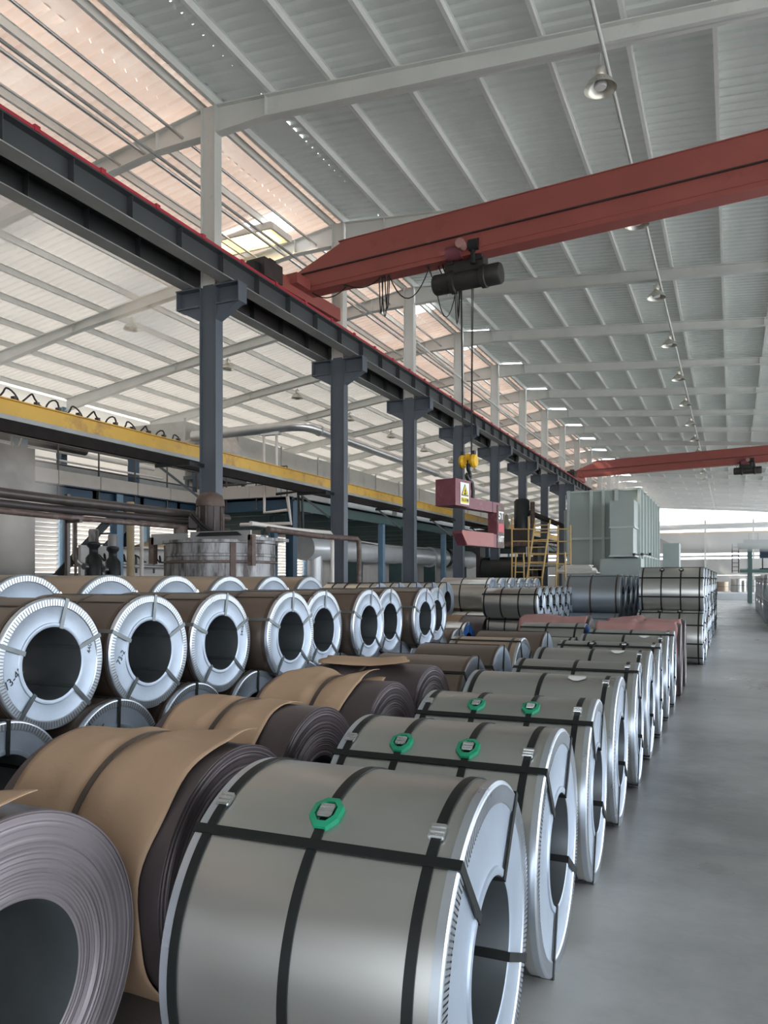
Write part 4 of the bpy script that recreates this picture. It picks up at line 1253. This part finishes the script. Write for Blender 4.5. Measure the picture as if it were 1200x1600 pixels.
# tank with motor, beside the first column
t = thing('process_tank', (-8.85, 11.9, 0), 'streaked steel process tank under a grimy motor behind the coil stacks', 'tank')
build(MB().lathe_z([(1.02, 0), (1.02, 2.42), (1.04, 2.43), (1.04, 2.47), (1.02, 2.48), (1.02, 2.66), (1.08, 2.67), (1.08, 2.72)], n=56), 'shell', 'tank', t, 40, world=False)
build(MB().lim(-1.12, 1.12, -0.62, 0.62, 2.72, 2.78), 'lid_slab', 'tank', t, world=False)
build(MB().lim(-1.12, -0.30, -0.66, -0.62, 2.66, 2.86).lim(-0.2, 1.12, -0.66, -0.62, 2.70, 2.88), 'lid_flange', 'runway_flange', t, world=False)
build(MB().prism([(-0.05, 2.79), (0.95, 2.79), (0.85, 2.86), (0.05, 2.86)], 'y', -0.70, -0.66), 'hatch', 'black', t, world=False)
build(MB().tube([(-0.55, -0.5, 2.78), (-0.55, -0.5, 3.0)], 0.13, 16), 'vent_stub', 'rust', t, 50, world=False)
for a in (205, 318):
    x, y = 1.05 * math.cos(R_(a)), 1.05 * math.sin(R_(a))
    build(MB().box((x, y, 1.33), (0.10, 0.05, 2.66), R_(a + 90)), 'rib', 'rust', t, world=False)
build(MB().lathe_z([(1.03, 2.30), (1.06, 2.31), (1.06, 2.34), (1.03, 2.35)], n=48), 'hoop', 'rust', t, 40, world=False)
build(MB().lim(1.06, 1.16, -0.66, -0.55, 2.25, 2.80), 'gusset', 'rust', t, world=False)
build(MB().lim(-1.18, -1.06, -0.66, -0.55, 2.30, 2.80), 'gusset', 'rust', t, world=False)
t = thing('agitator_motor', (-8.95, 11.70, 2.78), 'grimy domed motor with black hoses on the tank lid', 'motor')
build(MB().lathe_z([(0.30, 0.0), (0.30, 0.05)], n=28), 'base_flange', 'rust', t, 40, world=False)
build(MB().lathe_z([(0.22, 0.05), (0.235, 0.07), (0.235, 0.62)], n=28), 'body', 'crane_dark', t, 40, world=False)
build(MB().lathe_z([(0.265, 0.60), (0.265, 0.70), (0.23, 0.80), (0.13, 0.86), (0.02, 0.875)], n=28), 'dome_cap', 'rust', t, 50, world=False)
for j in range(10):
    a = j * 0.63
    build(MB().box((0.245 * math.cos(a), 0.245 * math.sin(a), 0.34), (0.03, 0.012, 0.5), a), 'cooling_fin', 'rust', t, world=False)
build(MB().box((-0.26, -0.16, 0.30), (0.16, 0.16, 0.22), 0.5), 'terminal_box', 'crane_dark', t, world=False)
for o_ in (0.0, 0.07):
    build(MB().tube([(-0.25, -0.24, 0.42 + o_), (-0.12, -0.34, 0.36 + o_), (0.08, -0.36, 0.18 + o_), (0.30, -0.38, 0.05 + o_), (0.62, -0.40, 0.02)], 0.028, 8), 'hose', 'rope', t, 60, world=False)

# sooty pipes along the line
pp = 'sooty pipes passing the tank'
for X, z, r, y0, y1, lab, mt in ((-9.42, 3.26, 0.075, 4.0, 12.9, 'uppermost sooty pipe running into the tank motor', 'darkpipe'), (-9.50, 3.12, 0.06, 4.0, 12.5, 'middle sooty pipe of the bunch beside the tank', 'crane_dark'),
                                 (-9.40, 3.00, 0.045, 4.0, 12.9, 'lowest grey-brown pipe of the bunch beside the tank', 'rust'), (-8.32, 3.0, 0.06, 12.7, 16.6, 'rusty pipe leaving the tank towards the second column', 'rust'),
                                 (-8.52, 3.10, 0.045, 12.4, 15.6, 'pale pipe leaving the tank above the rusty one', 'palepipe')):
    single(MB().tube([(X, y0, z), (X, (y0 + y1) / 2, z - 0.03), (X, y1, z)] + ([(X, y1 + 0.10, z - 0.06), (X, y1 + 0.13, z - 0.2), (X, y1 + 0.13, 0.0)] if y1 > 14 else []), r, 10), 'pipe', mt, lab, 'pipe', pp, 60, (X, y0, z))
t = thing('pipe_rack', (-9.45, 6, 0), 'dark post rack holding the sooty pipes', 'rack')
for y in (5.0, 8.9):
    build(MB().lim(-9.62, -9.56, y - 0.03, y + 0.03, 0, 3.36), 'post', 'darkpipe', t)
    build(MB().lim(-9.6, -9.3, y - 0.03, y + 0.03, 2.90, 2.95), 'arm', 'darkpipe', t)
a = bearing(376, 820, Y=18.9)
white_pts = [bearing(376, 820, Y=18.9), bearing(455, 818, Y=18.9), bearing(449, 776, Y=18.9), bearing(449, 797, Y=18.9), bearing(413, 801, Y=18.9), bearing(413, 758, Y=18.9)]
single(MB().tube(white_pts[:3], 0.055, 10).tube(white_pts[3:], 0.045, 10), 'white_pipe', 'palepipe', 'white painted pipe loop in front of the navy mezzanine corner', 'pipe', None, 60, white_pts[0])
bp = [bearing(432, 772, Y=18.7), bearing(466, 768, Y=18.7), bearing(468, 826, Y=18.7)]
single(MB().tube(bp, 0.045, 10).tube([(p[0] + 0.12, p[1], p[2]) for p in bp[1:]], 0.035, 8), 'black_pipe', 'black', 'black paired pipe dropping at the mezzanine corner', 'pipe', None, 60, bp[0])

# near-left machinery under the mezzanine
single(MB().lim(-14.9, -14.3, 11.2, 12.35, 0, 4.95), 'dark_cabinet', 'runway', 'tall dark cabinet half hidden in steam', 'cabinet', None, 0, (-14.6, 11.8, 0))
single(MB().tube([(-12.3, 13.2, 0), (-12.3, 13.2, 3.75)], 0.085, 14), 'ochre_pipe', 'ochre', 'upright ochre pipe between the machines and the navy post', 'pipe', None, 60, (-12.3, 13.2, 0))
single(MB().tube([(-12.2, 13.45, 0), (-12.2, 13.45, 3.4)], 0.045, 10), 'white_pipe', 'palepipe', 'upright thin white pipe next to the ochre one', 'pipe', None, 60, (-12.2, 13.45, 0))
single(MB().tube([(-12.8, 12.1, 0), (-12.8, 12.1, 3.3)], 0.03, 8), 'thin_post', 'rust', 'thin rusty post beside the dark cabinet', 'post', None, 60, (-12.8, 12.1, 0))
for i, (X, Y, h) in enumerate(((-13.3, 13.1, 0.0), (-13.6, 14.0, -0.06))):
    t = thing('pump_head', (X, Y, 0), ('black bottle-shaped pump head near the dark cabinet', 'black bottle-shaped pump head next to the ochre pipe')[i], 'pump')
    build(MB().lim(-0.28, 0.28, -0.28, 0.28, 0, 2.05 + h), 'stand', 'black', t, world=False)
    build(MB().lathe_z([(0.20, 2.05 + h), (0.18, 2.5 + h), (0.10, 2.6 + h), (0.10, 2.72 + h), (0.15, 2.78 + h), (0.15, 2.84 + h), (0.10, 2.87 + h)], n=20), 'pump_body', 'black', t, 40, world=False)
    build(MB().lathe_z([(0.11, 2.87 + h), (0.115, 3.12 + h), (0.09, 3.16 + h)], n=20), 'motor_can', 'tank', t, 40, world=False)
    build(MB().tube([(0.0, -0.2, 2.3 + h), (0.0, -0.30, 2.3 + h)], 0.07, 12), 'port', 'bore', t, 50, world=False)
single(MB().lim(-19.5, -17.5, 12.5, 15.0, 0, 2.6), 'grey_machine_bed', 'runway_flange', 'low grey machine bed under the navy mezzanine', 'machine', None, 0, (-18.5, 13.7, 0))
single(MB().lim(-23.2, -23.1, 14.0, 15.6, 0, 4.2), 'blue_panel', 'bluegrey', 'pale blue upright panel before the louvred wall', 'panel', None, 0, (-23.15, 14.8, 0))
single(MB().lim(-24.3, -24.2, 10.9, 13.0, 0, 4.6), 'blue_panel', 'bluegrey', 'pale blue panel seen through the steam', 'panel', None, 0, (-24.25, 12, 0))
t = thing('stair_flight', (-17.0, 17, 0), 'dark sloping stair stringers below the navy mezzanine', 'stair')
for X in (-17.4, -16.5):
    build(MB().bar((X, 15.2, 1.6), (X, 18.3, 4.3), 0.06, 0.24), 'stringer', 'runway', t)
for i in range(8):
    build(MB().lim(-17.4, -16.5, 15.3 + i * 0.38, 15.55 + i * 0.38, 1.72 + i * 0.33, 1.75 + i * 0.33), 'tread', 'runway', t)
build(MB().lim(-17.5, -16.4, 15.0, 15.4, 0, 1.6), 'landing', 'runway', t)
t = thing('hose_manifold', (-15.9, 17, 0), 'pale manifold panel with looped black hoses and a grey pipe', 'manifold')
build(MB().lim(-16.2, -16.1, 15.4, 19.2, 0, 2.95), 'panel', 'fascia', t)
build(MB().tube([(-15.9, 15.0, 3.6), (-15.9, 15.0, 2.55), (-15.9, 15.15, 2.42), (-15.9, 15.4, 2.40), (-15.9, 19.2, 2.40)], 0.065, 10), 'grey_pipe', 'silver', t, 60)
for i in range(5):
    y = 15.7 + i * 0.75
    pts = [(-15.85, y + 0.28 * math.sin(q * 0.5) * 0.5 + q * 0.05, 2.62 + 0.10 * math.cos(q * 0.9)) for q in range(12)]
    build(MB().tube(pts, 0.026, 6), 'looped_hose', 'rope', t, 60)
    build(MB().tube([(-15.9, y + 0.1, 2.2), (-15.9, y + 0.1, 2.7)], 0.03, 6), 'tap', 'crane_dark', t, 60)
sk = MB()
vs = []
for i in range(13):
    for j in range(9):
        u, v = i / 12, j / 8
        vs.append((-15.9 + 0.5 * v, 17.0 + 2.0 * u, 2.96 + (0.20 * math.sin(math.pi * u) * (0.6 + 0.4 * math.sin(u * 7)) + 0.03) * math.sin(math.pi * v)))
sk.add(vs, [(i * 9 + j, i * 9 + j + 1, (i + 1) * 9 + j + 1, (i + 1) * 9 + j) for i in range(12) for j in range(8)])
single(sk, 'sacking', 'sack', 'ochre sacking heaped on the manifold panel', 'sack', None, 60, (-15.7, 18, 2.96))
build(MB().lim(-16.1, -15.3, 16.9, 19.1, 2.90, 2.955), 'shelf', 'fascia', t)

# ------------------------------------------------------------------ machinery beyond: dark rolls, stairs, enclosure
t = thing('roll_stand', (-9.3, 35.0, 0), 'dark roll stand with a hooded motor beyond the coil hook', 'machine')
build(MB().tube([(-10.6, 34.6, 2.35), (-8.3, 34.6, 2.35)], 0.72, 28), 'main_roll', 'black', t, 50)
build(MB().tube([(-10.9, 34.6, 2.35), (-10.6, 34.6, 2.35)], 0.3, 16), 'roll_neck', 'silver', t, 50)
build(MB().tube([(-8.3, 34.6, 2.35), (-8.0, 34.6, 2.35)], 0.3, 16), 'roll_neck', 'silver', t, 50)
for X in (-10.8, -8.1):
    build(MB().lim(X - 0.1, X + 0.1, 34.2, 35.0, 0, 3.6), 'side_frame', 'crane_dark', t)
build(MB().lim(-11.2, -8.0, 34.2, 35.4, 3.55, 3.75), 'cross_beam', 'rust', t)
build(MB().lim(-11.0, -8.4, 34.5, 35.2, 3.75, 4.35), 'gear_case', 'crane_dark', t)
build(MB().tube([(-8.9, 34.9, 4.35), (-8.9, 34.9, 5.65), (-8.9, 34.9, 5.75)], [0.36, 0.36, 0.28], 20), 'hood', 'black', t, 50)
build(MB().tube([(-8.4, 34.9, 4.35), (-8.4, 34.9, 5.6)], 0.11, 10), 'stack_pipe', 'rust', t, 50)
build(MB().tube([(-10.3, 35.2, 4.75), (-9.7, 35.2, 4.75)], 0.36, 18), 'amber_drum', 'ochre', t, 50)
build(MB().bar((-9.0, 35.4, 5.3), (-7.0, 36.5, 4.4), 0.5, 0.16), 'chute', 'crane_dark', t)
build(MB().lim(-10.4, -8.3, 33.6, 34.0, 0, 1.4), 'base', 'navy', t)

t = thing('access_stair', (-6.9, 30.5, 0), 'yellow tubular access stair and guard rails beside the grey enclosure', 'stair')
for X in (-7.35, -6.75):
    build(MB().tube([(X, 29.6, 2.0), (X + 0.10, 30.6, 4.4)], 0.035, 6), 'stringer', 'stair', t)
for i in range(8):
    z = 2.1 + i * 0.30
    y = 29.6 + (z - 2.0) / 2.4
    build(MB().tube([(-7.35 + 0.04 * (z - 2), y, z), (-6.75 + 0.04 * (z - 2), y, z)], 0.022, 6), 'rung', 'stair', t)
for X in (-8.3, -7.6, -6.4, -5.9):
    build(MB().tube([(X, 30.9, 0), (X, 30.9, 4.6 if X < -7 else 4.2)], 0.035, 6), 'post', 'stair', t)
for z in (2.7, 3.1, 3.6, 4.1):
    build(MB().tube([(-8.3, 30.9, z), (-5.9, 30.9, z - 0.06)], 0.025, 6), 'guard_rail', 'stair', t)
build(MB().lim(-8.3, -5.9, 30.9, 32.3, 2.55, 2.62), 'landing', 'runway_flange', t)
for X in (-7.35, -6.75):
    build(MB().tube([(X, 29.6, 0), (X, 29.6, 2.0)], 0.035, 6), 'leg', 'stair', t)
for X0_ in (-6.2, -7.8):
    build(MB().tube([(X0_, 29.2, 0), (X0_ + 0.12, 29.2, 3.05), (X0_ + 0.42, 29.2, 3.05), (X0_ + 0.48, 29.2, 0)], 0.03, 6), 'hoop_frame', 'stair', t)
    for z in (2.3, 2.6):
        build(MB().tube([(X0_ + 0.09, 29.2, z), (X0_ + 0.45, 29.2, z)], 0.02, 6), 'rung', 'stair', t)

g = thing('grey_enclosure', (-4.9, 37, 0), 'tall grey-green steel enclosure with welded ribs behind the blue-grey coils', 'enclosure')
bx0, bx1, by0, by1 = -6.40, -3.46, 33.0, 41.5
build(MB().lim(bx0, bx1, by0, by1, 0.5, 5.72), 'body', 'greenbox', g)
build(MB().lim(bx0 + 0.2, bx1 - 0.2, by0 + 0.2, by1 - 0.2, 0, 0.5), 'plinth', 'runway', g)
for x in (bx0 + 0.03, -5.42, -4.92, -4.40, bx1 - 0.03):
    build(MB().lim(x - 0.06, x + 0.06, by0 - 0.13, by0, 0.5, 5.80), 'rib', 'greenbox_highlight', g)
build(MB().lim(bx0, bx1, by0 - 0.11, by0, 3.70, 3.79), 'rib', 'greenbox_highlight', g)
build(MB().lim(bx0 - 0.06, bx1 + 0.06, by0 - 0.08, by1, 5.72, 5.78), 'top_rim', 'greenbox_highlight', g)
for i in range(7):
    y = by0 + 0.4 + i * 1.3
    build(MB().lim(bx1, bx1 + 0.09, y - 0.05, y + 0.05, 0.5, 5.78), 'rib', 'greenbox_highlight', g)
build(MB().lim(bx1, bx1 + 0.07, by0, by1, 3.0, 3.06), 'rib', 'greenbox_highlight', g)
build(MB().lim(-4.45, -3.52, 31.4, by0, 4.12, 5.16), 'upper_box', 'greenbox', g)
build(MB().lim(-4.42, -3.55, 31.4, by0, 2.98, 4.06), 'lower_box', 'greenbox', g)
build(MB().lim(-4.48, -3.49, 31.37, by0, 4.06, 4.12), 'joint_rim', 'greenbox_highlight', g)
build(MB().lim(-4.48, -3.49, 31.37, by0, 2.92, 2.98), 'joint_rim', 'greenbox_highlight', g)
build(MB().lim(-4.9, -3.3, 31.8, by0, 0, 2.85), 'footing_box', 'greenbox', g)
for x in (-3.5, -3.2, -2.9):
    build(MB().tube([(x, 31.3, 2.95), (x, 31.3, 3.05)], 0.06, 8), 'valve_knob', 'black', g, 50)
build(MB().tube([(-3.5, 31.3, 3.0), (-2.9, 31.3, 3.0)], 0.03, 8), 'valve_pipe', 'silver', g, 50)
build(MB().lim(-6.62, -6.42, 33.2, 34.2, 3.0, 5.0), 'side_box', 'greenbox', g)
build(MB().lim(-3.3, -2.5, 42.2, 43.6, 0, 3.9), 'rear_cabinet', 'greenbox', g)
t = thing('sheet_pile', (-5.6, 30.2, 0), 'pile of pale strips lying on a bench before the grey enclosure', 'pile')
build(MB().lim(-6.0, -4.9, 29.7, 30.7, 0, 2.25), 'bench', 'runway_flange', t)
for i in range(6):
    build(MB().box((-5.5 + 0.05 * math.sin(i * 3), 30.2, 2.28 + 0.055 * i), (1.6 - 0.12 * i, 0.8, 0.045), 0.10 * math.sin(i * 2)), 'strip', 'palepipe', t)

# ------------------------------------------------------------------ far end: teal platform, standing coils
t = thing('teal_platform', (1.0, 73, 0), 'teal steel work platform with a ladder near the far wall', 'platform')
for X in (1.4, 3.6, 6.5):
    for Y in (72.4, 75.5):
        build(MB().lim(X - 0.16, X + 0.16, Y - 0.16, Y + 0.16, 0, 5.0), 'post', 'teal', t)
build(MB().lim(0.4, 8, 72.2, 75.8, 4.75, 5.15), 'upper_deck', 'teal', t)
build(MB().lim(1.2, 8, 72.6, 75.6, 5.15, 5.45), 'machine_bed', 'navy', t)
build(MB().lim(2.2, 8, 74.8, 75.0, 2.9, 4.75), 'back_plate', 'navy', t)
build(MB().lim(0.6, 8, 72.2, 75.8, 2.62, 2.9), 'lower_deck', 'teal', t)
for i in range(4):
    build(MB().lim(0.6 + i * 1.8, 2.3 + i * 1.8, 72.3, 72.4, 3.0, 3.85), 'panel', 'wallwhite', t)
for X in (0.0, 0.5):
    build(MB().lim(X - 0.04, X + 0.04, 72.0, 72.1, 2.6, 5.1), 'ladder_rail', 'crane_dark', t)
for i in range(7):
    build(MB().lim(0.0, 0.5, 72.02, 72.08, 2.75 + i * 0.34, 2.80 + i * 0.34), 'rung', 'crane_dark', t)
build(MB().lim(0.9, 1.5, 73, 74, 5.15, 5.5).lim(1.9, 2.4, 73, 74, 5.15, 5.45), 'winch', 'crane_dark', t)
build(MB().tube([(1.3, 72.3, 5.15), (1.3, 72.3, 5.95), (2.0, 72.3, 5.95), (2.0, 72.3, 5.15)], 0.04, 6), 'guard_rail', 'crane_dark', t)
for X, Y, r, h, mt, lab in ((0.65, 96, 0.80, 1.5, 'galv', 'bright coil standing on end on the pale dock'), (2.2, 95, 0.7, 1.35, 'galv', 'second bright coil standing on end, nearer the teal platform'),
                            (-1.1, 99, 0.75, 1.15, 'tan', 'brown coil standing on end on the pale dock'), (-2.75, 99, 0.75, 1.15, 'tan', 'brown coil standing on end next to the other brown one')):
    t = thing('standing_coil', (X, Y, 0.62), lab, 'steel coil')
    build(MB().lathe_z([(r, 0), (r, h)], n=40), 'coil_body', mt, t, 40, world=False)
    build(MB().lathe_z([(r + 0.01, h * 0.5 - 0.03), (r + 0.01, h * 0.5 + 0.03)], n=40), 'strap', 'strap_grey', t, 40, world=False)
    build(MB().lathe_z([(0.28, h), (0.3, h + 0.01)], n=24), 'bore', 'bore', t, 40, world=False)


# ------------------------------------------------------------------ steam
def steam(name, c, rad, dens, col, label, scale=1.2, seed=0.0):
    mb = MB()
    vs, n, k = [], 20, 12
    for i in range(k + 1):
        a = math.pi * i / k
        for j in range(n):
            b = 2 * math.pi * j / n
            vs.append((rad[0] * math.sin(a) * math.cos(b), rad[1] * math.sin(a) * math.sin(b), rad[2] * math.cos(a)))
    fs = [((i + 1) * n + j, (i + 1) * n + (j + 1) % n, i * n + (j + 1) % n, i * n + j) for i in range(k) for j in range(n)]   # normals outwards
    m = bpy.data.materials.new(name)
    m.use_nodes = True
    N, L = m.node_tree.nodes, m.node_tree.links
    N.remove(N['Principled BSDF'])
    v = N.new('ShaderNodeVolumeScatter')
    v.inputs['Color'].default_value = list(col) + [1]
    tc = N.new('ShaderNodeNewGeometry')
    mp = N.new('ShaderNodeMapping')
    mp.inputs['Scale'].default_value = [1 / r for r in rad]
    mp.inputs['Location'].default_value = [-a / r for a, r in zip(c, rad)]
    L.new(tc.outputs['Position'], mp.inputs[0])
    ln = N.new('ShaderNodeVectorMath')
    ln.operation = 'LENGTH'
    L.new(mp.outputs[0], ln.inputs[0])
    fall = N.new('ShaderNodeMapRange')
    fall.inputs[1].default_value, fall.inputs[2].default_value, fall.inputs[3].default_value, fall.inputs[4].default_value = 0.15, 1.0, 1.0, 0.0
    L.new(ln.outputs['Value'], fall.inputs[0])
    no = N.new('ShaderNodeTexNoise')
    no.noise_dimensions = '4D'
    no.inputs['W'].default_value = seed
    no.inputs['Scale'].default_value = scale
    no.inputs['Detail'].default_value = 4
    L.new(tc.outputs['Position'], no.inputs['Vector'])
    mr = N.new('ShaderNodeMapRange')
    mr.inputs[1].default_value, mr.inputs[2].default_value, mr.inputs[4].default_value = 0.36, 0.66, dens
    L.new(no.outputs[0], mr.inputs[0])
    mu = N.new('ShaderNodeMath')
    mu.operation = 'MULTIPLY'
    L.new(fall.outputs[0], mu.inputs[0])
    L.new(mr.outputs[0], mu.inputs[1])
    L.new(mu.outputs[0], v.inputs['Density'])
    L.new(v.outputs[0], N['Material Output'].inputs['Volume'])
    o = put(name, MB().add(vs, fs).mesh(name, m), None, c)
    return tag(o, label, 'steam', None, 'stuff')


steam('steam_cloud', bearing(232, 470, Y=15.5), (1.3, 1.0, 1.6), 2.2, (1.0, 0.80, 0.62), 'warm wisp of steam drifting under the roof beside the tank column', 1.3, 1.0)  # warm sunbeam light is put into the scatter colour
steam('steam_cloud', bearing(5, 330, Y=10.5), (0.9, 0.8, 0.8), 2.6, (1.0, 0.94, 0.88), 'pale puff of steam below the dark runway beams', 1.8, 4.0)
steam('steam_cloud', bearing(15, 790, Y=10.8), (1.3, 0.9, 1.9), 2.6, (1.0, 0.98, 0.95), 'thick pale steam in front of the dark cabinet', 1.1, 7.0)


# ------------------------------------------------------------------ dust hanging under the far rooflights, where the sun shafts show
hm = bpy.data.materials.new('haze')
hm.use_nodes = True
hm.node_tree.nodes.remove(hm.node_tree.nodes['Principled BSDF'])
hv = hm.node_tree.nodes.new('ShaderNodeVolumeScatter')
hv.inputs['Color'].default_value = (0.97, 0.98, 1.0, 1)
hv.inputs['Density'].default_value = 0.06
hv.inputs['Anisotropy'].default_value = 0.2
hm.node_tree.links.new(hv.outputs[0], hm.node_tree.nodes['Material Output'].inputs['Volume'])
hz_ = put('hall_haze', MB().prism([(-9.0, 10.2), (-9.0, 7.5), (-4, 4.6), (4, 4.2), (4, 8.6)], 'y', 56, 71).mesh('hall_haze', hm))
hb_ = bmesh.new()
hb_.from_mesh(hz_.data)
bmesh.ops.recalc_face_normals(hb_, faces=hb_.faces)
hb_.to_mesh(hz_.data)
hb_.free()
tag(hz_, 'dusty haze with sun shafts in front of the far wall under the roof', 'haze', None, 'stuff')
